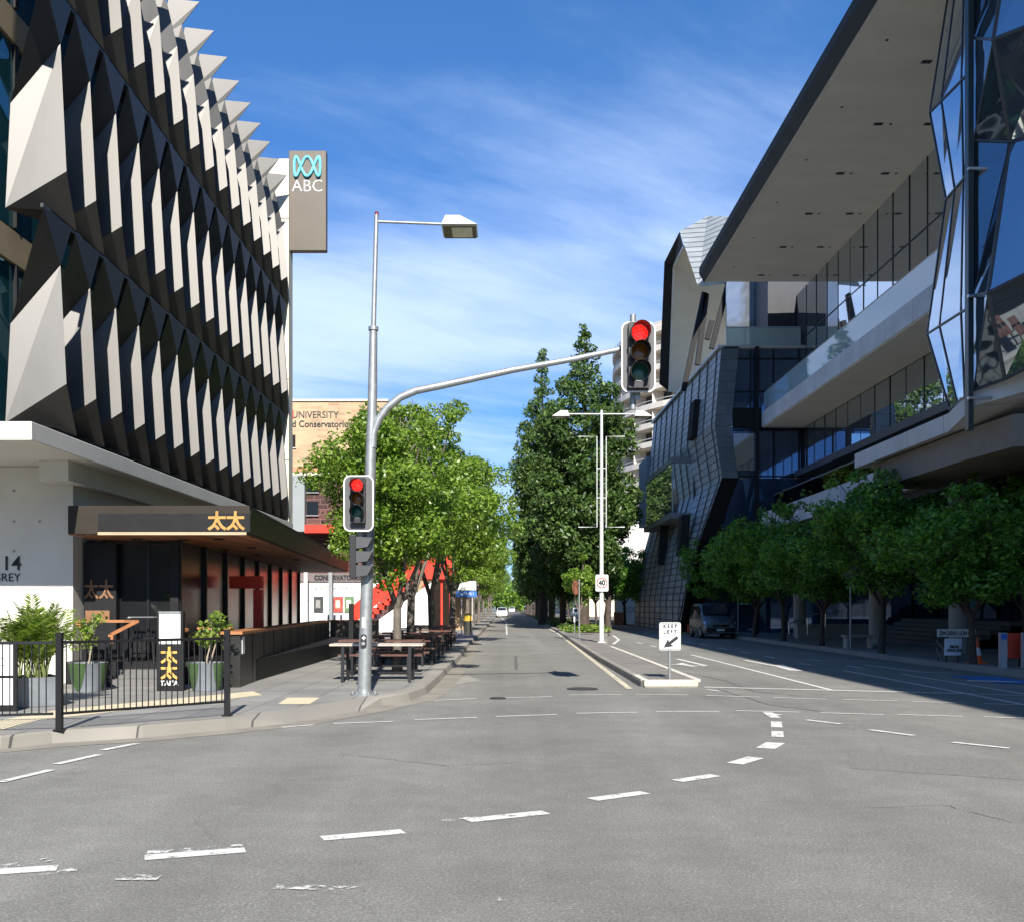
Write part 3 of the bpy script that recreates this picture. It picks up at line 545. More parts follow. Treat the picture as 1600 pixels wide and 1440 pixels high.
def broad_tree(name, label, cat, seed, h, cz, rx, rz, fork, n, size, leaf, bark, tr=.13, group=None, clump=.6, nc=46, sprigs=0, limbs=5):
    rd = random.Random(seed); t = thing(name, label, cat, (0, 0, 0), group); m = MB()
    lean = Vector((rd.uniform(-.12, .12), rd.uniform(-.12, .12), 0)); top = Vector((lean.x, lean.y, fork))
    m.tube([(0, 0, -.05), (lean.x*.1, lean.y*.1, .25), (lean.x*.5, lean.y*.5, fork*.55), top], [tr*1.5, tr*1.08, tr, tr*.92], 9)
    cs, rs, sp_ = [], [], []
    for i in range(nc):
        for _ in range(30):
            v = Vector((rd.uniform(-1, 1), rd.uniform(-1, 1), rd.uniform(-1, 1)))
            if .35 < v.length < 1: break
        k = rd.uniform(.7, 1.22); cs.append(Vector((v.x*rx*k, v.y*rx*k, cz+v.z*rz*k))); rs.append(clump*rd.uniform(.6, 1.3))
    for i in range(sprigs):
        a = rd.uniform(0, 6.28); q = rd.uniform(0, .7); b = Vector((math.cos(a)*rx*q, math.sin(a)*rx*q, cz+rz*(1.02+rd.random()*.2))); cs.append(b); rs.append(clump*.5)
        sp_.append(b)
    order = sorted(range(nc), key=lambda i: cs[i].z)
    for i in range(limbs):
        a = 6.283*i/limbs+rd.uniform(-.3, .3); e = Vector((math.cos(a)*rx*.42, math.sin(a)*rx*.42, cz+rd.uniform(-.25, .2)*rz)); mid = top.lerp(e, .45)+Vector((0, 0, -.1))+Vector((math.cos(a), math.sin(a), 0))*.12
        m.tube([top-Vector((0, 0, .25)), mid, e], [tr*.62, tr*.42, tr*.24], 7)
        for b in sp_[i::limbs]: m.tube([e-(e-mid)*.1, e.lerp(b, .6)+Vector((0, 0, .15)), b+Vector((0, 0, .3))], [tr*.22, .02, .005], 5)
        near = sorted(cs, key=lambda c: (c-e).length)[:5]
        for c in near: m.tube([e-(e-mid)*.15, e.lerp(c, .5)+Vector((0, 0, .08)), c], [tr*.2, tr*.13, .012], 5, cap=False)
    m.build('trunk', bark, t, smooth=True)
    leaves('crown', leaf, t, cs, rs, n, size, seed)
    return t
def column_tree(name, label, cat, seed, h, base, r, n, size, leaf, bark, tr, group=None, tips=1):
    rd = random.Random(seed); t = thing(name, label, cat, (0, 0, 0), group); m = MB(); cs, rs = [], []
    m.tube([(0, 0, -.05), (0, 0, .5), (.1, 0, h*.5), (0, 0, h*.95)], [tr*1.6, tr, tr*.7, .03], 10)
    z = base
    while z < h:
        q = (z-base)/(h-base); pr = r*(min(1, .55+q*2.2) if q < .22 else 1.04-.16*((q-.22)/.4) if q < .62 else max(.08, .88*(1-(q-.62)/.39)**1.15))
        k = max(3, int(pr*3.3))
        for i in range(k):
            a = 6.283*i/k+rd.uniform(-.5, .5); d = pr*rd.uniform(.5, 1.06); c = Vector((math.cos(a)*d, math.sin(a)*d, z+rd.uniform(-.35, .35)-d*.08)); cs.append(c); rs.append(min(1.05, .3+pr*.22)*rd.uniform(.7, 1.25))
            if rd.random() < .35: m.tube([(0, 0, z-.3), c], [tr*.22, .02], 5, cap=False)
        z += .62
    m.build('trunk', bark, t, smooth=True); leaves('crown', leaf, t, cs, rs, n, size, seed, squash=.75, flat=.25)
    return t

# left footpath street trees
TA = [broad_tree('street_tree', 'x', 'tree', s, 6.4, 4.35, 2.0, 1.75, 1.75, 32000, .118, LEAF1, BARKG, .105, 'street trees on the left footpath', .50, 66, 7) for s in (11, 12, 13)]
spots = [(-2.5, 23.6, .93, 'leafy street tree nearest the mast pole, pale trunk beside the first picnic table'), (-2.75, 29.5, 1.12, 'leafy street tree second from the mast pole, dark forked trunk among the picnic tables'), (-2.6, 36.5, 1.2, 'leafy street tree third from the mast pole, behind the middle tables'), (-2.3, 44, 1.25, 'leafy street tree fourth from the mast pole near the last tables'),
         (-2.3, 62, 1.15, 'leaning street tree just past the white and blue message board'), (-2.4, 76, 1.2, 'street tree second beyond the message board'), (-2.4, 92, 1.2, 'street tree third beyond the message board'), (-2.4, 112, 1.25, 'small looking street tree far along the left kerb'), (-2.4, 140, 1.3, 'street tree farther along the left kerb near parked cars'), (-2.6, 180, 1.4, 'farthest street tree on the left side of the street')]
for i, (x, y, s, lb) in enumerate(spots):
    t = TA[i] if i < 3 else dup(TA[i % 3], (0, 0, 0))
    t.location = (x, y, .14); t.rotation_euler = (0, 0, R(137*i+160)); t.scale = (s, s, s); t['label'] = lb
# median pines
TP = [column_tree('median_tree', 'x', 'tree', 31, 20.5, 3.4, 3.0, 44000, .29, LEAF2, BARKD, .34, 'tall dark trees along the median'), column_tree('median_tree', 'x', 'tree', 32, 20.0, 3.0, 2.7, 36000, .30, LEAF2, BARKD, .32, 'tall dark trees along the median')]
spots = [(5.3, 69, 1.0, 0, 'tall dark columnar median tree nearest the speed limit sign, pointed top'), (4.3, 77, .78, 1, 'tall dark columnar tree directly behind the nearest median tree'), (3.1, 86, 1.14, 1, 'dark median tree with its pointed top just left of the nearest one'), (4.3, 95, 1.0, 0, 'dark median tree fourth along the planting bed'), (4.1, 106, .95, 1, 'dark median tree fifth along the planting bed'),
         (4.3, 118, .92, 0, 'dark median tree sixth along the planting bed'), (4.1, 132, .9, 1, 'dark median tree seventh along the planting bed'), (4.4, 150, .9, 0, 'far dark median tree eighth along the bed'), (4.3, 172, .9, 1, 'far dark median tree ninth along the bed'), (4.3, 200, .9, 0, 'farthest dark tree of the median row')]
for i, (x, y, s, k, lb) in enumerate(spots):
    t = TP[k] if i < 2 else dup(TP[k], (0, 0, 0))
    t.location = (x, y, .14); t.rotation_euler = (0, 0, R(77*i)); t.scale = (s*.74, s*.74, s) if i == 2 else (s, s, s); t['label'] = lb
t = broad_tree('young_tree', 'young pale green tree in the median bed behind the orange street sign', 'tree', 41, 4.2, 2.9, .85, 1.2, 1.2, 2600, .2, LEAF1, BARK, .06, None, .42, 18, 2); t.location = (4.3, 59.5, .16)
t = broad_tree('street_tree', 'bushy dark branch mass of a tree reaching right of the lamp post', 'tree', 42, 12, 8.6, 2.2, 1.5, 4.5, 7000, .3, LEAF2, BARKD, .2, None, .7, 26, 2); t.location = (7.0, 70, .14)
# right footpath trees in the shade of the roof
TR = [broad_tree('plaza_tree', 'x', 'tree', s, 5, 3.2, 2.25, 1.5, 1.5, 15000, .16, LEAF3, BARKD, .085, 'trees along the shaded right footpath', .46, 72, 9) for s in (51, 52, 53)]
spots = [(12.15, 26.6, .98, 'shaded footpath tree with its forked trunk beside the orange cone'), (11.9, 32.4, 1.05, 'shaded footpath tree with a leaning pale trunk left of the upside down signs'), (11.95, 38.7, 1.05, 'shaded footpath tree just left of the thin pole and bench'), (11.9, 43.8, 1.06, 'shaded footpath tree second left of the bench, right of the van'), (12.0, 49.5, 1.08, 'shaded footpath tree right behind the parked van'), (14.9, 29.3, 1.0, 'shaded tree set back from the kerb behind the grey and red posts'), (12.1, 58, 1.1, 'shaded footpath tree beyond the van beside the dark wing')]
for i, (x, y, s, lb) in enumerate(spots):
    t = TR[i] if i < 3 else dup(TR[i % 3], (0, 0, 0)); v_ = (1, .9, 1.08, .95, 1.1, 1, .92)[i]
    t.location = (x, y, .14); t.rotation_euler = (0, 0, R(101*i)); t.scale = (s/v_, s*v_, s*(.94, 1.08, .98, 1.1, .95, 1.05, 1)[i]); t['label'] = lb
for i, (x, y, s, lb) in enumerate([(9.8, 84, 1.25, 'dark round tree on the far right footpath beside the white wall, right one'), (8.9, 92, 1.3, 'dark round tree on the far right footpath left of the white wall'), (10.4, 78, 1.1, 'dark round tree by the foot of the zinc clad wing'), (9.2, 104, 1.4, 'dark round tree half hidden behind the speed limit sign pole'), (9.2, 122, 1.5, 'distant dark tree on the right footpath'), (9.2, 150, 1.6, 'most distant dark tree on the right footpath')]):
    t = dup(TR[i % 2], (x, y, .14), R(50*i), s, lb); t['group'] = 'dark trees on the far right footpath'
    for c_ in t.children: c_.name = c_.name
# far backdrop wood closing the street
rd = random.Random(5); cs = [Vector((rd.uniform(-16, 14), rd.uniform(290, 330), rd.uniform(2, 9))) for _ in range(60)]
wd_ = leaves('distant_wood', LEAF1, None, cs, [3.2]*60, 9000, 1.2, 7); wd_['kind'] = 'stuff'
# ground cover of the median bed
rg = np.random.default_rng(3); cs = [Vector((rd.uniform(3.7, 5.8), rd.uniform(57.5, 66), .28)) for _ in range(60)]
gc = leaves('ground_cover', GRASS, None, cs, [.35]*60, 3500, .22, 8, squash=.6); gc['kind'] = 'stuff'
cs = [Vector((rd.uniform(3.7, 6.2), rd.uniform(66, 130), .25)) for _ in range(90)]
gc = leaves('ground_cover', LEAF2, None, cs, [.4]*90, 2500, .3, 9, squash=.5); gc['kind'] = 'stuff'

# ---------------------------------------------------------------- planters on the corner
def palm(name, label, loc, n, hgt, seed, z0):
    rd = random.Random(seed); t = thing(name, label, 'plant', loc); m = MB(); st = MB(); o = Vector(loc)
    for i in range(n):
        a = rd.uniform(0, 6.283); L_ = hgt*rd.uniform(.65, 1.1); lean = rd.uniform(.15, 1.0); dr = Vector((math.cos(a), math.sin(a), 0)); b = o+Vector((rd.uniform(-.22, .22), rd.uniform(-.15, .15), z0))
        pts = [b+dr*(L_*lean*.62*(k/6)**1.5)+Vector((0, 0, L_*(k/6)*(1-.30*lean*(k/6)**1.5))) for k in range(7)]
        st.tube(pts, [.012, .011, .01, .009, .008, .006, .003], 4, cap=False)
        for k in range(26):
            f = .28+.72*k/25; j = min(5, int(f*6)); q = pts[j].lerp(pts[j+1], f*6-j); ax = (pts[j+1]-pts[j]).normalized(); sd = ax.cross(Vector((0, 0, 1)))
            sd = sd.normalized() if sd.length > .05 else Vector((1, 0, 0)); ll = .30*math.sin(math.pi*min(1, .2+.8*f*.85))*rd.uniform(.8, 1.15)*hgt/1.2
            for s in (-1, 1):
                tip = q+(sd*s*.8+ax*.7+Vector((0, 0, -.18+rd.uniform(-.15, .1)))).normalized()*ll; mid = q.lerp(tip, .45); wv = ax*.016
                m.quad(q, mid-wv, tip, mid+wv)
    st.build('stems', M('palm_stem', (.16, .20, .06), .6), t); m.build('fronds', LEAF4, t); return t
def rplanter(label, x, y, sx_, sy, h, rz):
    t = thing('rectangular_planter', label, 'planter', (x, y, .15)); m = MB(); c, s = math.cos(rz), math.sin(rz)
    def q(a, b, k=1): return (x+(a*c-b*s)*k, y+(a*s+b*c)*k)
    cr = [(-sx_, -sy), (sx_, -sy), (sx_, sy), (-sx_, sy)]
    m.prism([(*q(a, b, .93), .148) for a, b in cr], (0, 0, .02)); o = [q(a, b, .95) for a, b in cr]; o2 = [q(a, b) for a, b in cr]
    m.v += []; m.add([(*p, .16) for p in o]+[(*p, .15+h) for p in o2], [(3, 2, 1, 0)]+[(i, (i+1) % 4, 4+(i+1) % 4, 4+i) for i in range(4)])
    m.build('box', PLANTER, t); r_ = MB(); i2 = [q(a, b, .9) for a, b in cr]
    for i in range(4): j = (i+1) % 4; r_.quad((*o2[i], .152+h), (*o2[j], .152+h), (*i2[j], .152+h), (*i2[i], .152+h))
    r_.build('rim', PLANTER, t); MB().quad(*[(*p, .12+h) for p in i2]).build('soil', bpy.data.materials['bed_soil'], t)
rplanter('grey rectangular planter box holding the bushy palm beside the white wall', -7.15, 15.5, .33, .40, .44, R(38))
palm('potted_palm', 'bushy green palm growing in the grey rectangular planter', (-7.15, 15.5, .56), 40, 1.22, 4, 0)
rplanter('grey planter box at the left photo edge behind the fence', -8.3, 15.4, .6, .36, .46, R(5))
palm('potted_palm', 'palm with long fronds at the left edge of the photo', (-8.15, 15.4, .58), 26, 1.35, 5, 0)
def pot(label, plant, x, y, r, h, seed, ph, turfang):
    t = thing('round_planter', label, 'planter', (x, y, .15)); MB().lathe((x, y, .15), [(r*.72, 0), (r*.98, h*.97), (r, h), (r*.92, h), (r*.9, h*.93)], 28).build('tub', PLANTER, t, smooth=True)
    m = MB()
    for a0, a1 in turfang:
        n = 10; pts = []
        for i in range(n+1):
            a = R(a0+(a1-a0)*i/n); e = math.sin(math.pi*i/n)**.6; lo = max(.03, 1-.98*e)
            m.v.append((x+(r*(.72+.26*lo)+.012)*math.cos(a), y+(r*(.72+.26*lo)+.012)*math.sin(a), .15+h*lo)); m.v.append((x+(r*1.0+.014)*math.cos(a), y+(r*1.0+.014)*math.sin(a), .15+h*1.005))
        k = len(m.v)-2*(n+1); m.f += [(k+2*i, k+2*i+2, k+2*i+3, k+2*i+1) for i in range(n)]
    m.build('turf_patch', TURF, t); MB().lathe((x, y, .15+h*.88), [(r*.9, 0), (r*.9, .02)], 20).build('soil', bpy.data.materials['bed_soil'], t)
    rd = random.Random(seed); s = thing('shrub', plant, 'plant', (x, y, .15+h*.9)); st = MB(); cs = []; o = Vector((x, y, .15+h*.9))
    for i in range(3):
        b = o+Vector((rd.uniform(-.08, .08), rd.uniform(-.05, .05), 0)); e = b+Vector((rd.uniform(-.22, .22), rd.uniform(-.1, .1), ph*rd.uniform(.75, 1))); st.tube([b, b.lerp(e, .5)+Vector((.03, 0, .02)), e], [.014, .011, .006], 6); 
        for k in range(4): cs.append(b.lerp(e, .48+.17*k)+Vector((rd.uniform(-.13, .13), rd.uniform(-.1, .1), 0)))
    for k in range(3): q = o+Vector((rd.uniform(-.3, .35), rd.uniform(-.1, .1), ph*rd.uniform(.35, .75))); cs.append(q); st.tube([o+Vector((0, 0, ph*.3)), q], [.008, .004], 5)
    st.build('stems', M('pale_stem', (.36, .30, .22), .8), s); leaves('leaves', LEAF4, s, cs, [.13]*len(cs), 330, .085, seed, squash=.9, aspect=.6, shell=.2)
pot('round grey tub with a patch of fake turf left of the restaurant steps', 'leafy shrub with pale stems growing in the tub left of the steps', -7.38, 18.1, .33, .5, 61, 1.0, [(215, 285), (330, 400)])
pot('round grey tub wrapped with bright green turf right of the menu stand', 'light green shrub growing in the turf wrapped tub right of the menu stand', -5.32, 18.2, .32, .5, 62, .98, [(180, 262), (308, 380)])
ms = thing('menu_stand', 'tall black menu stand with a white page above two gold characters', 'sign stand', (-5.93, 18.15, .15))
MB().box((-6.17, 18.1, .148), (-5.70, 18.22, 1.56)).build('board', DARK, ms, bevel=.008); MB().box((-6.12, 18.085, .98), (-5.745, 18.099, 1.52)).build('menu_page', WHITE, ms)
MB().box((-6.13, 18.07, 1.525), (-5.74, 18.1, 1.555)).build('clip', GALV, ms)
text('太', .30, (-5.94, 18.085, .76), ms, M('bright_gold', (.58, .34, .09), .5, var=.1), bold=.010, width=1.05); text('太', .30, (-5.94, 18.085, .48), ms, bpy.data.materials['bright_gold'], bold=.010, width=1.05); text('TAI\'\'A', .12, (-5.94, 18.085, .285), ms, WHITE, bold=.003, width=1.05)
text('ロ', .05, (-5.93, 18.08, 1.2), ms, M('faint_ink', (.6, .55, .5), .6, var=0))
wb = thing('notice_board', 'white two panel notice board on a dark stand behind the left fence', 'sign stand', (-7.55, 15.0, .15)) if False else thing('notice_board', 'white two panel notice board on a dark stand behind the left fence', 'sign stand', (-7.2, 14.6, .15))
MB().box((-7.75, 14.6, .148), (-6.98, 14.66, 1.13)).build('frame', DARK, wb); MB().box((-7.7, 14.585, .66), (-7.02, 14.599, 1.1)).build('panel', WHITE, wb); MB().box((-7.7, 14.585, .24), (-7.02, 14.599, .62)).build('panel', WHITE, wb)
m = MB()
for i in range(3): m.box((-7.28+.07*i, 14.58, .80), (-7.275+.07*i, 14.584, .90))
m.box((-7.28, 14.58, .90), (-7.135, 14.584, .905)); m.box((-7.28, 14.58, .80), (-7.135, 14.584, .805)); m.build('drawing', SIGNB, wb)

# ---------------------------------------------------------------- traffic signal with mast arm and street lamp
ts = thing('traffic_signal', 'grey mast arm traffic signal pole with two red lights and a street lamp', 'traffic signal', (-2.38, 17.3, .15)); YP = 17.3
def pp(px, py): return P(px, py, YP)
bx = pp(569, 1085); bx.z = .15
MB().tube([bx, pp(572, 960), pp(580, 690), pp(582, 620), pp(583.5, 515)], [.115, .108, .088, .08, .066], 16).build('pole', GALV, ts, smooth=True)
MB().tube([pp(583.5, 514.8)-Vector((0, 0, .02)), pp(583.5, 511)], [.085, .085], 16).build('collar', GALV, ts)
MB().tube([pp(583.6, 513), pp(588.3, 336)], [.042, .036], 12).build('upper_pole', GALV, ts, smooth=True)
MB().lathe(tuple(pp(588.6, 337)), [(.034, 0), (.036, .05), (.02, .068)], 12).build('cap', M('maroon_cap', (.16, .02, .03), .5), ts)
MB().lathe((bx.x, bx.y, .146), [(.24, 0), (.24, .03), (.125, .032), (.118, .10)], 20).build('base_plate', GALV, ts)
for i in range(6): MB().lathe((bx.x+.19*math.cos(i*1.05), bx.y+.19*math.sin(i*1.05), .176), [(.018, 0), (.018, .04)], 6).build('bolt', GALV, ts)
MB().tube([pp(590, 346.5), pp(692, 350.5)], .023, 10).build('lamp_arm', GALV, ts, smooth=True)
lp = pp(691, 352); z0 = lp.z
def lamp_head(parent, x0, x1, yc, zb, wdt, hgt, flip=1):
    v = [(x0, yc-wdt, zb), (x1, yc-wdt, zb), (x1, yc+wdt, zb), (x0, yc+wdt, zb)]; L_ = x1-x0; t_ = [(x0+.10*L_, yc-wdt*.6, zb+hgt), (x0+.50*L_, yc-wdt*.6, zb+hgt), (x0+.50*L_, yc+wdt*.6, zb+hgt), (x0+.10*L_, yc+wdt*.6, zb+hgt)]
    mm = MB(); mm.add(v+t_, [(4, 5, 6, 7)]+[(i, (i+1) % 4, 4+(i+1) % 4, 4+i) for i in range(4)]+[(3, 2, 1, 0)]); o = mm.build('lamp_head', WHITEM, parent, bevel=.008)
    MB().box((min(x0, x1)+.03, yc-wdt+.03, zb-.022), (max(x0, x1)-.03, yc+wdt-.03, zb-.001)).build('lamp_base', M('lamp_underside', (.10, .09, .06), .6), o) ; MB().box((x0+.28*L_, yc-wdt*.7, zb-.028), (x0+.85*L_, yc+wdt*.7, zb-.023)).build('diffuser', LAMPG, o)
lamp_head(ts, lp.x, lp.x+.60, YP, z0-.10, .32, .20)
arm = [pp(582, 700), pp(584, 676), pp(592, 656), pp(606, 637), pp(626, 621), pp(650, 611), pp(690, 603), pp(800, 579), pp(900, 561), pp(975, 545)]
for i, k in enumerate(arm): k.y -= .02
MB().tube(arm, [.07, .07, .068, .067, .066, .065, .062, .055, .05, .046], 14).build('mast_arm', GALV, ts, smooth=True)
MB().tube([pp(989, 640), pp(989, 492)], .05, 12).build('mast_stub', GALV, ts, smooth=True)
def rrect(x0, x1, z0_, z1_, r, n=6):
    o = []
    for cx, cz, a0 in ((x1-r, z1_-r, 0), (x0+r, z1_-r, 90), (x0+r, z0_+r, 180), (x1-r, z0_+r, 270)):
        for i in range(n+1): a = R(a0+90*i/n); o.append((cx+r*math.cos(a), cz+r*math.sin(a)))
    return o
def signal_head(parent, cx, cz, y, W_, H_, lr, gap, tilt=0.0):
    hd = MB(); hd.prism([(x, y+.10, z) for x, z in rrect(cx-W_/2, cx+W_/2, cz-H_/2, cz+H_/2, W_*.22)], (0, .012, 0)); h = hd.build('signal_head', GREYB, parent)
    o = rrect(cx-W_/2, cx+W_/2, cz-H_/2, cz+H_/2, W_*.22); i_ = rrect(cx-W_/2*.91, cx+W_/2*.91, cz-H_/2+W_*.045, cz+H_/2-W_*.045, W_*.18); mm = MB(); n = len(o)
    mm.v = [(x, y+.094, z) for x, z in o]+[(x, y+.094, z) for x, z in i_]; mm.f = [(i, (i+1) % n, n+(i+1) % n, n+i) for i in range(n)]; mm.build('white_border', WHITE, h)
    zs = [cz+.5*H_-.19*H_-gap*k for k in range(3)]
    mm = MB().prism([(x, y-.02, z) for x, z in rrect(cx-lr*1.25, cx+lr*1.25, zs[2]-lr*1.9, zs[0]+lr*1.35, .02)], (0, .113, 0)); mm.box((cx-lr*1.25, y+.112, zs[2]-lr*1.2), (cx+lr*1.25, y+.25, zs[0]+lr*1.2)); mm.build('housing', SIGNB, h)
    for z, mt, nm in zip(zs, (LITRED, AMB, GRN), ('red_lens', 'amber_lens', 'green_lens')):
        mm = MB(); mm.tube([(cx, y-.021, z), (cx, y-.032, z)], [lr, lr*.8], 24); mm.build(nm, mt, h, smooth=True)
        vm = MB(); n = 26; A0, A1 = R(-62), R(242)
        for i in range(n+1):
            a = A0+(A1-A0)*i/n; dep = .26*lr/.1*(.35+.65*(math.sin(a)*.5+.5)); c_, s_ = math.cos(a)*lr*1.12, math.sin(a)*lr*1.12
            vm.v += [(cx+c_, y-.02, z+s_), (cx+c_, y-.02-dep, z+s_-dep*.10), (cx+c_*1.03, y-.02, z+s_*1.03), (cx+c_*1.03, y-.02-dep, z+s_*1.03-dep*.10)]
        for i in range(n): k = 4*i; vm.f += [(k, k+1, k+5, k+4), (k+2, k+6, k+7, k+3), (k+1, k+3, k+7, k+5)]
        vm.build('visor', SIGNB, h, smooth=True)
        rm = MB()
        rim = [(cx+math.cos(2*math.pi*i/28)*lr*1.1, y-.024, z+math.sin(2*math.pi*i/28)*lr*1.1) for i in range(29)]; rm.tube(rim, lr*.045, 6, cap=False); rm.build('lens_ring', GALV, h)
    return h
q = pp(995, 563); signal_head(ts, q.x, q.z, YP-.32, .575, 1.18, .140, .318)
MB().box((q.x-.05, YP-.09, q.z-.68), (q.x+.05, YP-.03, q.z-.42)).build('bracket', GALV, ts)
q = pp(564.5, 789); signal_head(ts, q.x-.0, q.z, YP-.42, .50, .93, .098, .215)
m = MB(); m.box((q.x-.04, YP-.17, q.z-.62), (q.x+.04, YP-.08, q.z-.4)); m.bar((q.x, YP-.12, q.z+.3), (q.x+.1, YP, q.z+.3), .05); m.bar((q.x, YP-.12, q.z-.55), (q.x+.08, YP, q.z-.55), .05); m.build('bracket', GALV, ts)
# side facing signal seen edge on
q = pp(562, 870); m = MB(); m.box((q.x-.13, YP-.30, q.z-.36), (q.x-.02, YP-.06, q.z+.36)); h2 = m.build('side_signal', SIGNB, ts, bevel=.01); VG = M('visor_grey', (.05, .052, .055), .5)
for k in range(3):
    zc = q.z+.23-.235*k; m = MB(); pr = [(q.x-.02, zc+.10), (q.x+.25, zc+.085), (q.x+.17, zc-.07), (q.x-.02, zc-.10)]
    m.prism([(x, YP-.29, z) for x, z in pr], (0, .2, 0)); m.build('visor', VG, h2)
q = pp(570, 1000); bb = MB().prism([(x, YP-.14, z) for x, z in rrect(q.x-.055, q.x+.045, q.z-.11, q.z+.11, .04)], (0, .05, 0)).build('push_button_box', SIGNB, ts)
MB().tube([(q.x-.005, YP-.141, q.z-.045), (q.x-.005, YP-.155, q.z-.045)], .03, 16).build('button', GALV, bb); m = MB(); m.prism([(q.x-.035, YP-.142, q.z+.05), (q.x+.01, YP-.142, q.z+.09), (q.x+.01, YP-.142, q.z+.01)], (0, -.002, 0)); m.box((q.x+.01, YP-.144, q.z+.035), (q.x+.03, YP-.142, q.z+.065)); m.build('arrow', WHITE, bb)
q = pp(570.5, 972); MB().box((q.x-.04, YP-.115, q.z-.09), (q.x+.02, YP-.108, q.z+.10)).build('sticker', M('pale_sticker', (.5, .48, .46), .6, var=.2, scale=20), ts)

# ---------------------------------------------------------------- picnic tables
def table(first):
    t = thing('picnic_table', 'x', 'table', (0, 0, 0), 'picnic tables on the left footpath'); mt = TABLEP if first else TABLE
    m = MB()
    for i in range(5): m.box((-.92, -.36+.148*i, .715), (.92, -.36+.148*i+.128, .755))
    m.build('tabletop', mt, t)
    for sx_ in (-1, 1): 
        for sy in (-1, 1): MB().bar((sx_*.66, sy*.30, .71), (sx_*.66, sy*.36, 0), .06, .06).build('leg', BLACK, t)
        MB().box((sx_*.66-.03, -.33, .66), (sx_*.66+.03, .33, .712)).build('crossbar', BLACK, t)
    MB().box((-.64, -.02, .15), (.64, .02, .19)).build('stretcher', BLACK, t)
    return t
def bench():
    t = thing('picnic_bench', 'x', 'bench', (0, 0, 0), 'benches beside the picnic tables'); m = MB()
    for i in range(2): m.box((-.9, -.15+.155*i, .425), (.9, -.15+.155*i+.14, .46))
    m.build('seat', TABLE, t)
    for sx_ in (-1, 1):
        for sy in (-1, 1): MB().bar((sx_*.6, sy*.1, .43), (sx_*.6, sy*.13, 0), .05, .05).build('leg', BLACK, t)
    return t
t1 = table(True); t1.location = (-2.55, 20.5, .147); t1['label'] = 'pale topped picnic table nearest the camera beside the signal pole'
t2 = table(False); bn = bench()
ordn = ['second', 'third', 'fourth', 'fifth', 'sixth', 'seventh', 'eighth']
for i in range(7):
    y = 23.6+2.75*i; x = -2.5-.03*i if i else -2.75
    lb = 'dark slatted picnic table, %s from the signal pole' % ordn[i]
    if i == 0: t2.location = (x, y-.8, .147); t2['label'] = lb
    else: dup(t2, (x, y, .147), R(random.Random(i).uniform(-2, 2)), 1, lb)
k = 0
for i in range(7):
    for s in (-.68, .68):
        y = (23.6+2.75*i)+s-(.8 if i == 0 else 0); lb = 'low slatted bench on the %s side of the %s picnic table' % ('near' if s < 0 else 'far', ordn[i])
        if k == 0: bn.location = (-2.7, y, .147); bn['label'] = lb
        else: dup(bn, (-2.65-.03*i, y, .147), 0, 1, lb)
        k += 1

# ---------------------------------------------------------------- message board and bin
mbd = thing('message_board', 'white board above a blue strip reading DRIVE SAFELY on two thin posts by the kerb', 'sign', (-2.2, 52, .15))
a = P(712, 907, 52); b = P(744, 932, 52)
MB().box((a.x, 51.98, 1.65+14*52/1600+.35), (b.x, 52.02, a.z)).build('white_board', WHITE, mbd); MB().box((a.x, 51.97, b.z), (b.x+.03, 52.02, b.z+.30)).build('blue_strip', SIGNBL, mbd)
text('DRIVE SAFELY', .19, ((a.x+b.x)/2, 51.965, b.z+.15), mbd, WHITE, width=.72)
for x in (a.x+.3, b.x-.2): MB().tube([(x, 52.03, .14), (x, 52.03, a.z)], .025, 8).build('post', WHITEM, mbd)
MB().box((a.x+.2, 51.8, .149), (a.x+.32, 52.25, .2)).box((b.x-.28, 51.8, .149), (b.x-.16, 52.25, .2)).build('foot', WHITEM, mbd)
yb = thing('litter_bin', 'small yellow and black bin under the white message board', 'bin', (-1.9, 53.5, .15)); MB().lathe((-1.95, 53.5, .148), [(.22, 0), (.25, .72)], 14).build('drum', M('bin_dark', (.04, .035, .03), .6), yb); MB().lathe((-1.95, 53.5, .87), [(.27, 0), (.27, .32), (.2, .4)], 14).build('lid', M('bin_yellow', (.55, .34, .03), .5), yb)

# ---------------------------------------------------------------- conservatorium beyond the office block
con = thing('brick_building', 'tan brick building with black lettering and red trim behind the street trees', 'building', (-12, 69, 0))  # brick front and theatre wall pushed back by scaling coordinates about the camera
MB().box((-27, 67, 10.7), (-7.75, 68, 15.0)).build('brick_front', BRICK, con)
MB().prism([(-7.73, 67.02, 10.7), (-7.73, 118, 10.7), (-7.73, 118, 16.0), (-7.73, 74, 16.0), (-7.73, 67.02, 15.0)], (-1, 0, 0)).build('brick_side', BRICKS, con)
MB().box((-27, 66.9, 15.0), (-7.68, 68.2, 15.13)).build('coping', CREAM, con)
MB().box((-27, 66.85, 10.4), (-7.65, 68, 10.72)).build('salmon_band', SALMON, con); MB().box((-27, 66.9, 10.15), (-7.7, 68, 10.39)).build('band', CREAM, con)
MB().box((-27, 66.7, 6.5), (-13.1, 68, 10.14)).build('grey_panel', GREYP, con); MB().box((-13.09, 67.3, 6.95), (-7.75, 68, 10.14)).build('dark_brick', BRICKD, con)
MB().box((-13.09, 66.6, 6.4), (-7.2, 67.9, 6.93)).build('red_beam', REDP, con)
wn = MB().box((-14.4, 66.93, 11.98), (-13.75, 66.999, 12.8)).build('window', VOID, con); MB().box((-14.45, 66.9, 11.93), (-13.7, 66.93, 11.98)).build('sill', CREAM, wn)
for z in (7.6, 9.1):
    wn = MB().box((-13.05, 67.2, z), (-12.3, 67.299, z+.9)).build('window', DGLASS, con); MB().box((-13.1, 67.15, z-.06), (-12.25, 67.199, z)).build('sill', GREYP, wn)
MB().box((-7.8, 68.1, 3.0), (-7.74, 118, 10.6)).build('side_wall', GREYP, con)
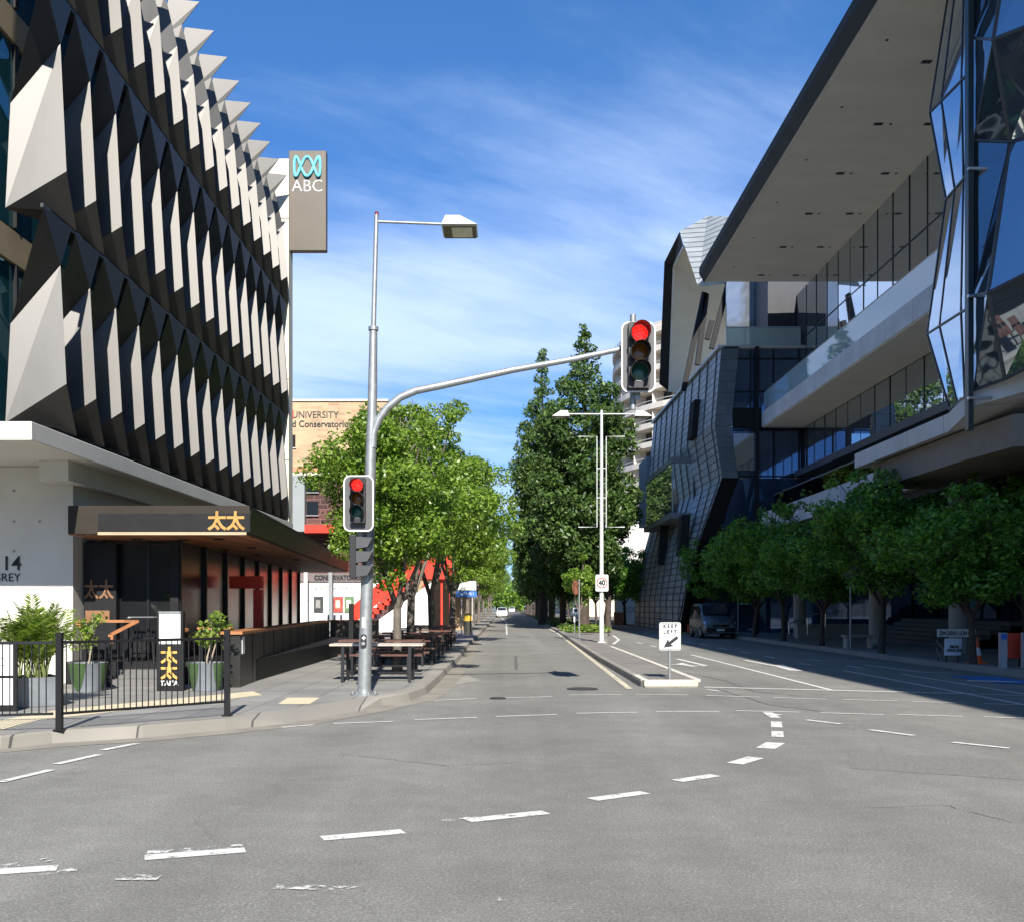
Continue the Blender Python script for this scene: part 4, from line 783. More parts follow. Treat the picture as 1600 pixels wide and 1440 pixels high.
MB().box((-27, 68.1, .1), (-7.81, 118, 10.6)).build('core', BRICKD, con)
text('UNIVERSITY', .62, (-12.45, 66.98, 14.1), con, SIGNB, width=.92, bold=.004); text('nd Conservatorium', .60, (-14.25, 66.98, 13.5), con, SIGNB, align='LEFT', width=.92, bold=.012)
m = MB(); m.prism([(-14.24+a*1.1, 66.98, 13.88+b*1.1) for a, b in ((0, 0), (.12, 0), (.25, .4), (.25, 0), (.33, 0), (.33, .46), (.09, .46), (-.03, .28))], (0, -.02, 0)); m.build('red_emblem', SIGNR, con)
# white entrance wall with lettering, posters and red stair
ew = thing('theatre_wall', 'white wall lettered CONSERVATORIUM THEATRE & RECITAL HALL with posters', 'wall', (-9, 62.5, .15))
MB().box((-18, 62.5, .14), (-7.7, 62.7, 3.63)).build('wall_panel', M('bright_wall', (.72, .70, .66), .8, var=.05), ew); MB().box((-18, 62.4, 3.13), (-7.7, 62.499, 3.63)).build('grey_strip', M('mauve_grey', (.16, .13, .13), .7), ew)
text('CONSERVATORIUM THEATRE', .40, (-11.66, 62.38, 3.36), ew, SIGNB, align='LEFT', width=.86, bold=.022); text('& RECITAL HALL', .37, (-11.66, 62.485, 2.73), ew, M('grey_letters', (.25, .24, .23), .6), align='LEFT', width=.86, bold=.004)
for i, (px, cols) in enumerate([(490, [(.05, .05, .05), (.25, .25, .24)]), (521, [(.45, .08, .06), (.6, .45, .38)]), (538, [(.12, .2, .1), (.5, .55, .5)])]):
    q = P(px, 957, 62.4); wd2 = .58; h_ = .95; ps = MB().box((q.x, 62.43, q.z+.05), (q.x+wd2, 62.49, q.z+.05+h_)).build('poster', M('poster_dark', cols[0], .4, var=.5, scale=7), ew); MB().box((q.x+.12, 62.42, q.z+.3), (q.x+.40, 62.429, q.z+.8)).build('picture', M('poster_pic', cols[1], .4, var=.5, scale=9), ps)
for px in (478, 516.5): q = P(px, 965, 61.5); pl = thing('post', 'slim %s post standing before the white theatre wall' % ('white' if px < 500 else 'grey'), 'post', (q.x, 61.5, .15)); MB().box((q.x-.11, 61.4, .14), (q.x+.11, 61.6, 3.8)).build('shaft', WALLW if px < 500 else GREYP, pl); MB().box((q.x-.16, 61.36, .147), (q.x+.16, 61.64, .18)).build('base_plate', GREYP, pl)
for i in range(3):
    q = P(513+10*i, 965, 59.5); bo = thing('bollard', 'low grey bollard before the theatre posters, %s from left' % ['first', 'second', 'third'][i], 'bollard', (q.x, 59.5, .15), 'bollards before the theatre wall'); MB().lathe((q.x, 59.5, .147), [(.06, 0), (.06, .95), (.04, 1.0)], 10).build('shaft', GREYP, bo); MB().lathe((q.x, 59.5, .147), [(.1, 0), (.1, .02)], 10).build('base_plate', GREYP, bo)
sr = thing('red_staircase', 'bright red open staircase rising against the white wall behind the trees', 'stairs', (-7, 60, .15))
st0, st1 = P(552, 985, 60), P(655, 905, 60); m = MB(); n = 13
st0.z = .3; dx_ = (st1.x-st0.x)/n; dz_ = (3.6-.3)/n
for i in range(n): m.box((st0.x+i*dx_, 59.2, .3+i*dz_-.12), (st0.x+(i+1)*dx_+.12, 60.6, .3+(i+1)*dz_))
m.build('steps', REDP, sr)
MB().prism([(st0.x-.1, 60.62, .6), (st1.x, 60.62, 3.9), (st1.x, 60.62, 5.1), (st0.x-.1, 60.62, 1.7)], (0, .08, 0)).build('balustrade', REDP, sr)
m = MB()
for k in (.75, 1.05): m.bar((st0.x-.1, 59.2, .3+k), (st1.x, 59.2, 3.6+k), .07, .07)
m.build('handrail', REDP, sr)
MB().prism([(st0.x+.9, 59.0, .15), (st1.x+.9, 59.0, .15), (st1.x+.9, 59.0, 3.1), (st0.x+.9, 59.0, .35)], (0, .15, 0)).build('stair_wall', bpy.data.materials['bright_wall'], sr)
MB().box((st1.x-.1, 59.0, 3.2), (-3.0, 62.0, 3.65)).build('landing', REDP, sr); MB().box((st1.x, 59.0, 3.65), (-3.0, 59.1, 4.9)).build('parapet', REDP, sr)
for i in range(4): MB().box((st1.x+.3+i*.5, 59.3, .15), (st1.x+.42+i*.5, 59.5, 3.2)).build('column', REDP, sr)
rc = thing('red_kiosk', 'red panelled upper storey with a tan boarded base behind the tree trunks', 'kiosk', (-4, 67, .15))
MB().box((-5.6, 64, 3.4), (-2.3, 78, 6.3)).build('red_panels', brickmat('red_boards', (.60, .04, .015), (.50, .03, .012), (.3, .015, .01), 8, .22, 'XZ', .02, .5), rc); MB().box((-5.5, 64.2, .14), (-2.5, 78, 3.4)).build('boarded_base', TANB, rc)
ltb = thing('terrace_building', 'pale low buildings along the left side far down the street', 'building', (-7, 130, 0)); MB().box((-14, 112, .1), (-5.2, 150, 7)).build('wall', CREAM, ltb); m = MB()
for i in range(8):
    for z in (1, 4): m.box((-5.19, 114+4.4*i, z), (-5.15, 116.5+4.4*i, z+1.8))
m.build('windows', DGLASS, ltb)
ltb = thing('terrace_building', 'brick block at the far left end of the street', 'building', (-8, 200, 0)); MB().box((-16, 155, .1), (-5.6, 260, 9)).build('wall', M('far_brick', (.3, .2, .14), .8), ltb); m = MB()
for i in range(16):
    for z in (1, 4): m.box((-5.59, 158+6*i, z), (-5.55, 161+6*i, z+1.8))
m.build('windows', DGLASS, ltb)

# ---------------------------------------------------------------- median furniture
dl = thing('street_lamp', 'white double armed street lamp with banner brackets on the median', 'street lamp', (3.95, 42, .15)); c = P(940, 1003, 42); x = c.x
MB().tube([(x, 42, .14), (x, 42, 3), (x, 42, 9.65)], [.105, .085, .055], 14).build('pole', WHITEM, dl, smooth=True); MB().lathe((x, 42, .147), [(.2, 0), (.2, .03), (.11, .05)], 14).build('base_plate', WHITEM, dl)
zt = P(940, 647, 42).z; MB().tube([(x-1.35, 42, zt), (x+1.35, 42, zt)], .028, 8).build('cross_arm', WHITEM, dl)
lamp_head(dl, x+1.33, x+2.05, 42, zt-.12, .26, .24); lamp_head(dl, x-1.33, x-2.05, 42, zt-.12, .26, .24)
for s in (-1, 1):
    m = MB(); za = P(940, 682, 42).z; zb_ = P(940, 823, 42).z; m.tube([(x+s*.95, 42, za), (x+s*.19, 42, za), (x+s*.19, 42, zb_), (x+s*.95, 42, zb_)], .022, 8); m.tube([(x, 42, za-1.3), (x+s*.19, 42, za-1.3)], .02, 6); m.tube([(x, 42, zb_+1.2), (x+s*.19, 42, zb_+1.2)], .02, 6); m.build('banner_bracket', WHITEM, dl)
sp = thing('speed_limit_sign', 'square white speed limit sign showing 40 in a red ring on the lamp post', 'sign', (x, 41.85, 2.2)); a = P(930, 923, 41.85); b = P(950, 897, 41.85); cz = (a.z+b.z)/2; w2 = .26; h2_ = .34
MB().prism([(x+q_[0], 41.84, cz+q_[1]) for q_ in rrect(-w2, w2, -h2_, h2_, .05)], (0, .012, 0)).build('plate', WHITE, sp)
m = MB(); n = 36
for i in range(n): a_ = 2*math.pi*i/n; m.v += [(x+.225*math.cos(a_), 41.836, cz+.225*math.sin(a_)), (x+.18*math.cos(a_), 41.836, cz+.18*math.sin(a_))]
m.f = [(2*i, 2*((i+1) % n), 2*((i+1) % n)+1, 2*i+1) for i in range(n)]; m.build('red_ring', SIGNR, sp); text('40', .30, (x, 41.832, cz), sp, SIGNB, bold=.014, width=.9); MB().box((x-.13, 41.852, cz-.03), (x+.13, 41.95, cz+.03)).build('bracket', GALV, sp)
ks = thing('keep_left_sign', 'white KEEP LEFT sign with a black arrow on the median nose', 'sign', (3.38, 21.1, .15)); c = P(1047, 1060, 21.1); x = 3.38; q0, q1 = P(1030, 1015, 21.1), P(1063.5, 971.5, 21.1); cx = (q0.x+q1.x)/2; cz = (q0.z+q1.z)/2; w2 = (q1.x-q0.x)/2; h2_ = (q1.z-q0.z)/2
MB().tube([(cx, 21.13, .14), (cx, 21.13, q1.z-.05)], .03, 12).build('post', GALV, ks, smooth=True)
MB().prism([(cx+q_[0], 21.085, cz+q_[1]) for q_ in rrect(-w2, w2, -h2_, h2_, .045)], (0, .01, 0)).build('plate', WHITE, ks)
o = rrect(-w2+.012, w2-.012, -h2_+.012, h2_-.012, .04); i_ = rrect(-w2+.022, w2-.022, -h2_+.022, h2_-.022, .034); m = MB(); n = len(o); m.v = [(cx+a_, 21.082, cz+b_) for a_, b_ in o]+[(cx+a_, 21.082, cz+b_) for a_, b_ in i_]; m.f = [(i, (i+1) % n, n+(i+1) % n, n+i) for i in range(n)]; m.build('border_line', SIGNB, ks)
text('K E E P', .112, (cx, 21.081, cz+.205), ks, SIGNB, width=.84, bold=.004); text('L E F T', .112, (cx, 21.081, cz+.09), ks, SIGNB, width=.84, bold=.004)
m = MB(); d_ = Vector((-.80, 0, -.60)); n_ = Vector((-.6, 0, .8)); c_ = Vector((cx+.02, 21.083, cz-.12)); tip = c_+d_*.19; bk = c_-d_*.17
m.prism([bk+n_*.033, bk-n_*.033, c_+d_*.03-n_*.033, c_+d_*.0-n_*.10, tip, c_+d_*.0+n_*.10, c_+d_*.03+n_*.033][::-1], (0, -.003, 0)); m.build('arrow', SIGNB, ks)
sgn = thing('street_sign', 'angled orange round sign seen edge on atop a thin grey pole in the median', 'sign', (3.6, 50, .15)); q = P(905, 994, 50)
MB().tube([(q.x, 50, .14), (q.x, 50, 2.95)], .035, 10).build('pole', GALV, sgn); cc = P(899, 917, 50); m = MB(); m.tube([(cc.x, 49.93, cc.z), (cc.x+.012, 49.915, cc.z)], .36, 24); m = MB(); u_ = Vector((.87, -.49, 0)).normalized(); m.tube([Vector((cc.x, 49.95, cc.z)), Vector((cc.x, 49.95, cc.z))+u_*.012], .36, 24); m.build('disc', M('faded_orange', (.30, .12, .07), .6, var=.3, scale=5), sgn)
sps = thing('short_post', 'short thin grey post beside the orange sign pole on the median', 'post', (3.5, 51, .15)); q = P(898, 993, 51); MB().tube([(q.x, 51, .14), (q.x, 51, 1.15)], .03, 8).build('shaft', GALV, sps); MB().box((q.x-.06, 50.95, .85), (q.x+.06, 50.97, 1.12)).build('reflector', WHITEM, sps)

# ---------------------------------------------------------------- convention centre on the right
cc_ = thing('convention_centre', 'huge grey glass convention centre with a cantilevered roof, balconies and faceted glass bay', 'building', (18, 35, .15))
RX, RZ = 10.35, 18.9; GX = 16.2; Y0, Y1 = -16.0, 54.6
MB().prism([(RX+.25, Y0, RZ), (RX+.25, Y1, RZ), (GX+6, Y1, RZ), (GX+6, Y0, RZ)], (0, 0, .25)).build('soffit', SOFF, cc_)
MB().prism([(RX+.14, 0, RZ-.03), (RX-.15, 0, RZ+.62), (RX-.05, 0, RZ+.95), (RX+.3, 0, RZ+.3)], (0, Y1+.02-Y0, 0)).build('roof_edge', M('edge_dark', (.045, .043, .04), .6, .2, var=.25, scale=1.5), cc_) if False else None
m = MB(); pr = [(RX+.24, RZ-.03), (RX-.02, RZ+.42), (RX-.02, RZ+.75), (RX+.24, RZ+.75)]
m.prism([(a, Y0, b) for a, b in pr], (0, Y1+.05-Y0, 0)); m.build('roof_edge', M('edge_dark', (.014, .014, .013), .75, 0, var=.3, scale=1.5), cc_)
MB().box((RX+.27, Y0, RZ-.05), (RX+.37, Y1+.02, RZ-.002)).build('edge_trim', M('trim_light', (.75, .73, .66), .6), cc_)
MB().prism([(RX+.25, Y0, RZ+.26), (RX+.25, Y1, RZ+.26), (GX+6, Y1, RZ+.6), (GX+6, Y0, RZ+.6)], (0, 0, .4)).build('roof', M('roof_metal', (.4, .41, .41), .5, .3), cc_)
for i in range(9):
    y = 18.6+4.2*i; MB().box((11.6, y, RZ-.012), (11.68, y+.1, RZ-.001)).build('downlight', BLACK, cc_)
    for dx_ in (13.2, 15.0): MB().box((dx_, y+1.2, RZ-.012), (dx_+.32, y+1.4, RZ-.001)).build('downlight', BLACK, cc_); MB().box((dx_+.55, y+1.25, RZ-.012), (dx_+.65, y+1.35, RZ-.001)).build('sprinkler', BLACK, cc_)
# glass walls per storey
def curtain(z0, z1, x, y0, y1, mat, step=1.7, mull=BLACK, mid=()):
    n = int((y1-y0)/step); rd = random.Random(int(z0*10)); m = MB()
    for i in range(n):
        a = y0+i*(y1-y0)/n; b = y0+(i+1)*(y1-y0)/n; j = rd.uniform(-.012, .012); m.quad((x, a+.02, z0), (x+j, b-.02, z0), (x+j, b-.02, z1), (x, a+.02, z1))
    m.build('glass_wall', mat, cc_); m = MB()
    for i in range(n+1): a = y0+i*(y1-y0)/n; m.box((x-.02, a-.022, z0), (x+.1, a+.022, z1))
    for zz_ in mid: m.box((x-.024, y0, zz_-.025), (x+.09, y1, zz_+.025))
    m.build('mullions', mull, cc_)
curtain(12.1, RZ, GX, 20, 56.9, CURT, 1.75, mid=(16.2,))
curtain(8.95, 11.3, GX, 22, 55.5, CURT, 1.75); curtain(6.6, 8.6, GX, 22, 55.5, CURTD, 2.6)
MB().box((GX-.55, 22, 8.6), (GX+.3, 55.5, 8.93)).build('sill_ledge', M('ledge_dark', (.06, .06, .062), .5), cc_)
BX = 13.9
MB().box((BX, 22, 11.32), (GX+.3, 55.6, 12.12)).build('balcony_slab', CONCP, cc_)
MB().box((BX+.05, 22, 11.28), (GX-.05, 55.5, 11.318)).build('balcony_soffit', SOFF, cc_)
MB().box((BX, 30, 5.68), (GX+.3, 55.6, 6.68)).build('balcony_slab', CONCP, cc_)
MB().prism([(BX, 30, 5.7), (BX, 32.6, 5.7), (BX, 32.6, 6.68), (BX, 30, 6.68)], (3, -0, 0)) 
def glassrail(x, y0, y1, z, h, step=1.9, mat=None):
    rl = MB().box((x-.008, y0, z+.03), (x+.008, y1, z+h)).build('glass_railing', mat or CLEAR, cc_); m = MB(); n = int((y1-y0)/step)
    for i in range(n+1): y = y0+(y1-y0)*i/n; m.box((x+.02, y-.03, z), (x+.06, y+.03, z+h))
    m.build('rail_post', CHROME, rl); MB().tube([(x, y0, z+h+.02), (x, y1, z+h+.02)], .025, 8).build('top_rail', CHROME, rl)
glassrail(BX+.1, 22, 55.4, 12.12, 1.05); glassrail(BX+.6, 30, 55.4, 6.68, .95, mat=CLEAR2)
# ground level recess
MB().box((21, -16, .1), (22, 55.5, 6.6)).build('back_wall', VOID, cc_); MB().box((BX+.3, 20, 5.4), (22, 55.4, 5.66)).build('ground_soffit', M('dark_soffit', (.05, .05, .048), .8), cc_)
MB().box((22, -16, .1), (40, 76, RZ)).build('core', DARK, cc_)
for x, y, r in [(14.6, 33.0, .30), (14.6, 40.2, .32), (14.4, 59.0, .33), (14.5, 50.5, .3), (14.6, 26.0, .3)]: MB().tube([(x, y, .14), (x, y, 5.5)], r, 18).build('column', CONC, cc_, smooth=True)
m = MB()
for y in range(22, 54, 3): m.box((20.6, y, .15), (20.7, y+2.6, 3.4))
m.build('shopfront_glass', DGLASS, cc_)
# stairs and low walls in the plaza
m = MB()
for i in range(6): m.box((16.0+.35*i, 36, .15), (20.5, 46, .3+.16*i))
m.build('steps', M('dark_step', (.10, .10, .10), .8), cc_)
# dark wing facing the camera at the far end, with zinc cladding to the street
WY = 55.6
prof = [(10.25, .14), (10.3, 2.1), (10.85, 5.3), (11.75, 8.6), (11.35, 11.5), (11.72, 15.7)]
inner = [(x+.95-.2*(1-i/5), z) for i, (x, z) in enumerate(prof)]
m = MB().prism([(x, WY, z) for x, z in prof[3:]]+[(x, WY, z) for x, z in inner[3:][::-1]], (0, .25, 0)); m.build('zinc_edge', ZINCE, cc_)
m = MB(); YB = 79
for i in range(len(prof)-1):
    (xa, za), (xb, zb_) = prof[i], prof[i+1]; n0 = WY+.02 if i >= 3 else WY+.3+(3-i)*.0
    na = WY+.02+(0 if i >= 3 else (3-i)*1.6); nb = WY+.02+(0 if i+1 >= 3 else (2-i)*1.6)
    m.quad((xa, na, za), (xb, nb, zb_), (xb-.3, YB, zb_-(0 if i < 4 else .0)), (xa-.3, YB, za))
m.build('zinc_cladding', ZINC, cc_)
m = MB()
for q_ in range(10):
    yy = WY+1.0+2.3*q_
    for i in range(len(prof)-1):
        (xa, za), (xb, zb_) = prof[i], prof[i+1]; fa = max(WY+.1+max(0, 3-i)*1.6, yy-(5-i)*.25); fb = max(WY+.1+max(0, 2-i)*1.6, yy-(4-i)*.25)
        ta, tb = (fa-WY)/(YB-WY), (fb-WY)/(YB-WY); m.bar((xa-.3*ta-.03, fa, za), (xb-.3*tb-.03, fb, zb_), .055, .07)
m.build('standing_seams', M('seam_grey', (.07, .078, .085), .5), cc_)
MB().bar((11.78, WY, 15.72), (11.45, YB, 15.72), .5, .14).build('parapet_cap', M('cap_pale', (.5, .53, .54), .4), cc_)
m = MB(); m.quad((11.2, WY+4.2, 0), (22, WY+.3, 0), (22, WY+.3, 8.6), (12.5, WY+.3, 8.6)); m.quad((12.35, WY+.24, 8.6), (22, WY+.24, 8.6), (22, WY+.24, 15.6), (12.35, WY+.24, 15.6)); m.build('wing_front', glassmat('navy_glass', (.09, .15, .26), .7, .03), cc_)
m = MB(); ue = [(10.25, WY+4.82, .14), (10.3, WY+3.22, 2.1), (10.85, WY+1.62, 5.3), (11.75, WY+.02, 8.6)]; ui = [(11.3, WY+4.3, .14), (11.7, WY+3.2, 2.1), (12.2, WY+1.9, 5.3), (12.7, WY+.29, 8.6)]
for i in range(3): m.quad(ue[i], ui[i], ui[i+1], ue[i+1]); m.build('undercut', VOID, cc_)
m = MB()
for x in (13.35, 14.6, 16): m.box((x-.03, WY+.14, 8.6), (x+.03, WY+.235, 15.6))
for z in (8.7, 11.2, 13.3, 15.1): m.box((12.4, WY+.15, z-.03), (22, WY+.232, z+.03))
m.build('wing_mullions', DARK, cc_)
m = MB(); m.box((12.4, WY+.12, 9.0), (13.6, WY+.225, 11.0)); m.build('bright_pane', BGLASS, cc_)
m = MB(); m.box((12.4, WY+.1, 11.3), (13.9, WY+.225, 12.4))
for i in range(9): m.box((12.45, WY+.08, 11.36+.115*i), (13.9, WY+.1, 11.41+.115*i))
m.build('louvres', DARK, cc_)
MB().box((13.55, WY-.1, .14), (13.75, WY+.1, 15.7)).build('corner_post', DARK, cc_)
MB().box((11.9, WY+.0, 15.62), (22, YB, 15.78)).build('terrace_floor', CONC, cc_)
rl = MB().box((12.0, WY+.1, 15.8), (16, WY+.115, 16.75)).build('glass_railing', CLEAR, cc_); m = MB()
for i in range(5): m.box((12+i, WY+.12, 15.78), (12.05+i, WY+.17, 16.75))
m.build('rail_post', CHROME, rl); MB().tube([(12, WY+.1, 16.78), (16, WY+.1, 16.78)], .03, 6).build('top_rail', CHROME, rl)
# terrace: glazed box, dark core and raking struts under the roof
MB().box((12.95, 60, 15.78), (15.3, 60.2, RZ+5)).build('terrace_glass', glassmat('streaky_glass', (.28, .30, .32), .75, .15, wave=.25, wscale=1.2), cc_)
MB().box((14.6, 57.0, 15.78), (17.85, 59.9, RZ+4)).build('dark_core', M('core_navy', (.012, .014, .022), .4), cc_)
for (x0_, y0_, x1_, y1_) in [(1068, 600, 1099, 465), (1090, 560, 1103, 465), (1112, 545, 1138, 442), (1105, 520, 1112, 503)]:
    a = P(x0_, y0_, 61); b = P(x1_, y1_, 61); a.z -= .4 if x0_ < 1110 else 0; MB().bar(a, b+(b-a)*.05, .30, .3).build('strut', DARK, cc_)
# folded roof end: pale louvred slope, fascia and underside
a0 = P(1062, 362, 64); a1 = P(1105, 338, 66); a2 = P(1145, 339, 62); a3 = P(1090, 446, 56)
m = MB(); m.quad(a0, a3, a2+Vector((.8, -2, -1.2)), a2, a1); m.build('louvred_slope', brickmat('louvred_fold', (.27, .29, .295), (.25, .27, .275), (.07, .075, .08), 30, .55, 'YZ', .05, .5, bump=.6), cc_)
b0_ = P(1038, 410, 70); b1_ = P(1030, 600, 74); a0d = a0+Vector((.05, .3, -.1))
c0 = P(1068, 385, 64.4); c1 = P(1052, 418, 70.2); c2 = P(1045, 612, 74.2)
m = MB(); m.quad(a0, c0, c1, b0_); m.quad(b0_, c1, c2, b1_); m.build('fold_edge', bpy.data.materials['edge_dark'], cc_)
m = MB(); t_ = Vector((.03, 0, 0)); 
for p_, q_ in ((c0, c1), (c1, c2)): m.bar(p_+t_, q_+t_, .14, .14)
m.build('fold_trim', bpy.data.materials['trim_light'], cc_)
m = MB(); f0, f1, f2 = P(1094, 448, 60), P(1260, 430, 66), P(1260, 660, 78); m.quad(c0+t_, f0, f1, c1+t_); m.quad(c1+t_, f1, f2, c2+t_); m.build('fold_soffit', SOFF, cc_)
# window box in the zinc wall
wb_ = MB(); fx = 10.05
p0, p1 = 63.5, 73.0
wbx = MB().box((fx, 62.5, 7.0), (11.7, 74.5, 7.35)); wbx = wbx.box((fx+.1, 62.7, 10.4), (11.6, 74.5, 10.75)); o_ = wbx.build('window_box', M('box_grey', (.15, .16, .165), .5), cc_)
MB().box((fx+.15, 62.9, 7.36), (fx+.19, 74.3, 10.38)).build('pane', glassmat('mirror_pane', (.55, .56, .56), .9), o_); MB().box((fx+.2, 62.75, 7.36), (11.5, 62.79, 10.38)).build('pane', bpy.data.materials['mirror_pane'], o_)
for ya, za, dy_, dz__ in [(60.4, 11.6, 1.5, 2.2), (60.0, 4.6, 1.1, 2.4), (68, 4.4, .6, 2.6)]:
    xx = 11.3 if za > 10 else 10.5; MB().prism([(xx-.35, ya, za), (xx-.35+.0, ya+dy_, za), (xx-.15, ya+dy_, za+dz__), (xx-.15, ya, za+dz__)], (.5, 0, 0)).build('window', VOID, cc_)
m = MB()
for i in range(14): m.box((10.9, 79.1+.35*i, 8.0), (11.3, 79.25+.35*i, 13.2))
m.build('fins', M('blue_grey_fin', (.2, .24, .28), .5), cc_)
# faceted glass bay above the near footpath
bay = []
X0, Yc = 11.45, 25.15
za_ = [5.35, 6.15, 11.3, 14.6, 19.6, 24.5]
def bayline(pts, Y): return [P(px, py, Y) for px, py in pts]
post = [Vector((X0, Yc, 5.9)), Vector((X0, Yc, 24))]
Lf = [P(1484, 640, 27.3), P(1449, 522, 28.4), P(1478, 312, 27.6), P(1453, 176, 28.6), P(1482, -10, 27.7), P(1470, -120, 28)]
Rm = [Vector((X0, Yc, EYE-(yy-HY)*Yc/F)) for yy in (612, 478, 265, 110, -60, -150)]
m = MB(); fr = MB()
for i in range(6): fr.bar(Lf[i], Rm[i], .06, .05)
for i in range(5):
    fr.bar(Lf[i], Lf[i+1], .05, .05); fs = [(0, 0), (.30, .36), (.78, .70), (1, 1)] if i % 2 else [(0, 0), (.36, .30), (.70, .78), (1, 1)]
    for (a0_, b0_), (a1_, b1_) in zip(fs[:-1], fs[1:]):
        q0, q1, q2, q3 = Lf[i].lerp(Rm[i], a0_), Lf[i].lerp(Rm[i], a1_), Lf[i+1].lerp(Rm[i+1], b1_), Lf[i+1].lerp(Rm[i+1], b0_); m.quad(q0, q1, q2, q3); fr.bar(q1, q2, .045, .05)
m.build('bay_glass', BGLASS, cc_)
fr.build('bay_frame', BLACK, cc_)
# near facets, turning toward the camera
rx = lambda px, py, Y: P(px, py, Y)
F0 = [rx(1521, y_, 24.9) for y_ in (610, 462, 220, 60, -120)]
F1 = [rx(x_, y_, Y_) for x_, y_, Y_ in ((1570, 592, 24.2), (1544, 458, 23.7), (1578, 222, 24.3), (1552, 62, 23.6), (1580, -120, 24))]
F2 = [rx(x_, y_, Y_) for x_, y_, Y_ in ((1660, 545, 22.6), (1660, 400, 22.2), (1660, 200, 22.8), (1660, 20, 22.2), (1660, -140, 22.6))]
F3 = [Vector((16, 23.5, p_.z)) for p_ in F2]
g1 = MB(); g2 = MB()
for i in range(4):
    (g1).quad(F0[i], F1[i], F1[i+1]); g1.quad(F0[i], F1[i+1], F0[i+1])
    g2.quad(F1[i], F2[i], F2[i+1]); g2.quad(F1[i], F2[i+1], F1[i+1]); g2.quad(F2[i], F3[i], F3[i+1], F2[i+1])
g1.build('bay_glass', glassmat('smoky_glass', (.17, .22, .27), .85, .04, wave=.3, wscale=1.1), cc_); g2.build('bay_glass', BGLASS, cc_)
fr = MB()
for i in range(5): fr.bar(F0[i], F1[i], .06, .06); fr.bar(F1[i], F2[i], .07, .07)
for i in range(4): fr.bar(F1[i], F1[i+1], .07, .07); fr.bar(F0[i], F1[i+1], .03, .03); fr.bar(F1[i].lerp(F2[i], .55), F1[i+1].lerp(F2[i+1], .5), .05, .05)
fr.build('bay_frame', bpy.data.materials['ledge_dark'], cc_)
pa, pb = P(1513, 672, 24.8), P(1519, -150, 24.8); MB().box((pa.x-.02, 24.75, pa.z), (pa.x+.11, 24.95, pb.z)).build('bay_post', M('post_teal', (.035, .05, .055), .35, .4), cc_)
for py in (264, 463, 622): q = P(1520, py, 24.7); MB().box((q.x-.12, 24.66, q.z-.03), (q.x+.45, 24.74, q.z+.03)).build('clamp', CHROME, cc_)
MB().prism([P(1484, 655, 27.4), P(1340, 745, 42)+Vector((0, 0, 0)), P(1345, 760, 42), P(1484, 690, 27.4)][::-1], (1.0, 0, 0)) 
lf0 = Lf[0]; zb0 = lf0.z-.05
ledge = MB(); lx = lf0.x-.08
ledge.prism([(lx, 34.5, zb0-.55), (lx, 27.2, zb0-.55), (X0+.0, 25.0, zb0-.30), (14.6, 21.8, zb0+.4), (18, 21.8, zb0+.4), (18, 34.5, zb0-.2)], (0, 0, .48)); ledge.build('bay_ledge', CONCP, cc_)
MB().prism([(lx+.3, 33.5, zb0-1.35), (lx+.3, 27.0, zb0-1.35), (12.2, 24.6, zb0-1.35), (18, 23, zb0-1.35), (18, 33.5, zb0-1.35)], (0, 0, .78)).build('bay_underside', M('underside_tan', (.20, .17, .14), .7), cc_)
MB().box((20, 10, 4.5), (40, 26, 24)).build('near_core', DARK, cc_)
m = MB(); m.box((13.7, 33.45, 2.35), (16.5, 33.55, 3.1)); m.build('sign_board', VOID, cc_); text('Brisbane Convention', .34, (13.78, 33.43, 2.88), cc_, M('dim_letters', (.12, .12, .12), .6, var=0), align='LEFT'); text('& Exhibition Centre', .34, (13.78, 33.43, 2.52), cc_, bpy.data.materials['dim_letters'], align='LEFT')
# balcony greenery: a row of planted shrubs behind the lower rail
rd = random.Random(9); cs = [Vector((BX+1.0+rd.uniform(-.2, .3), rd.uniform(31, 55), 7.15+rd.uniform(-.15, .35))) for _ in range(70)]
bh = thing('balcony_hedge', 'green planting behind the glass rail of the lower balcony', 'hedge', (BX+1.2, 43, 6.7)); leaves('foliage', LEAF4, bh, cs, [.4]*70, 6500, .18, 14); MB().box((BX+.9, 31, 6.69), (BX+1.6, 55, 6.95)).build('trough', CONC, bh)

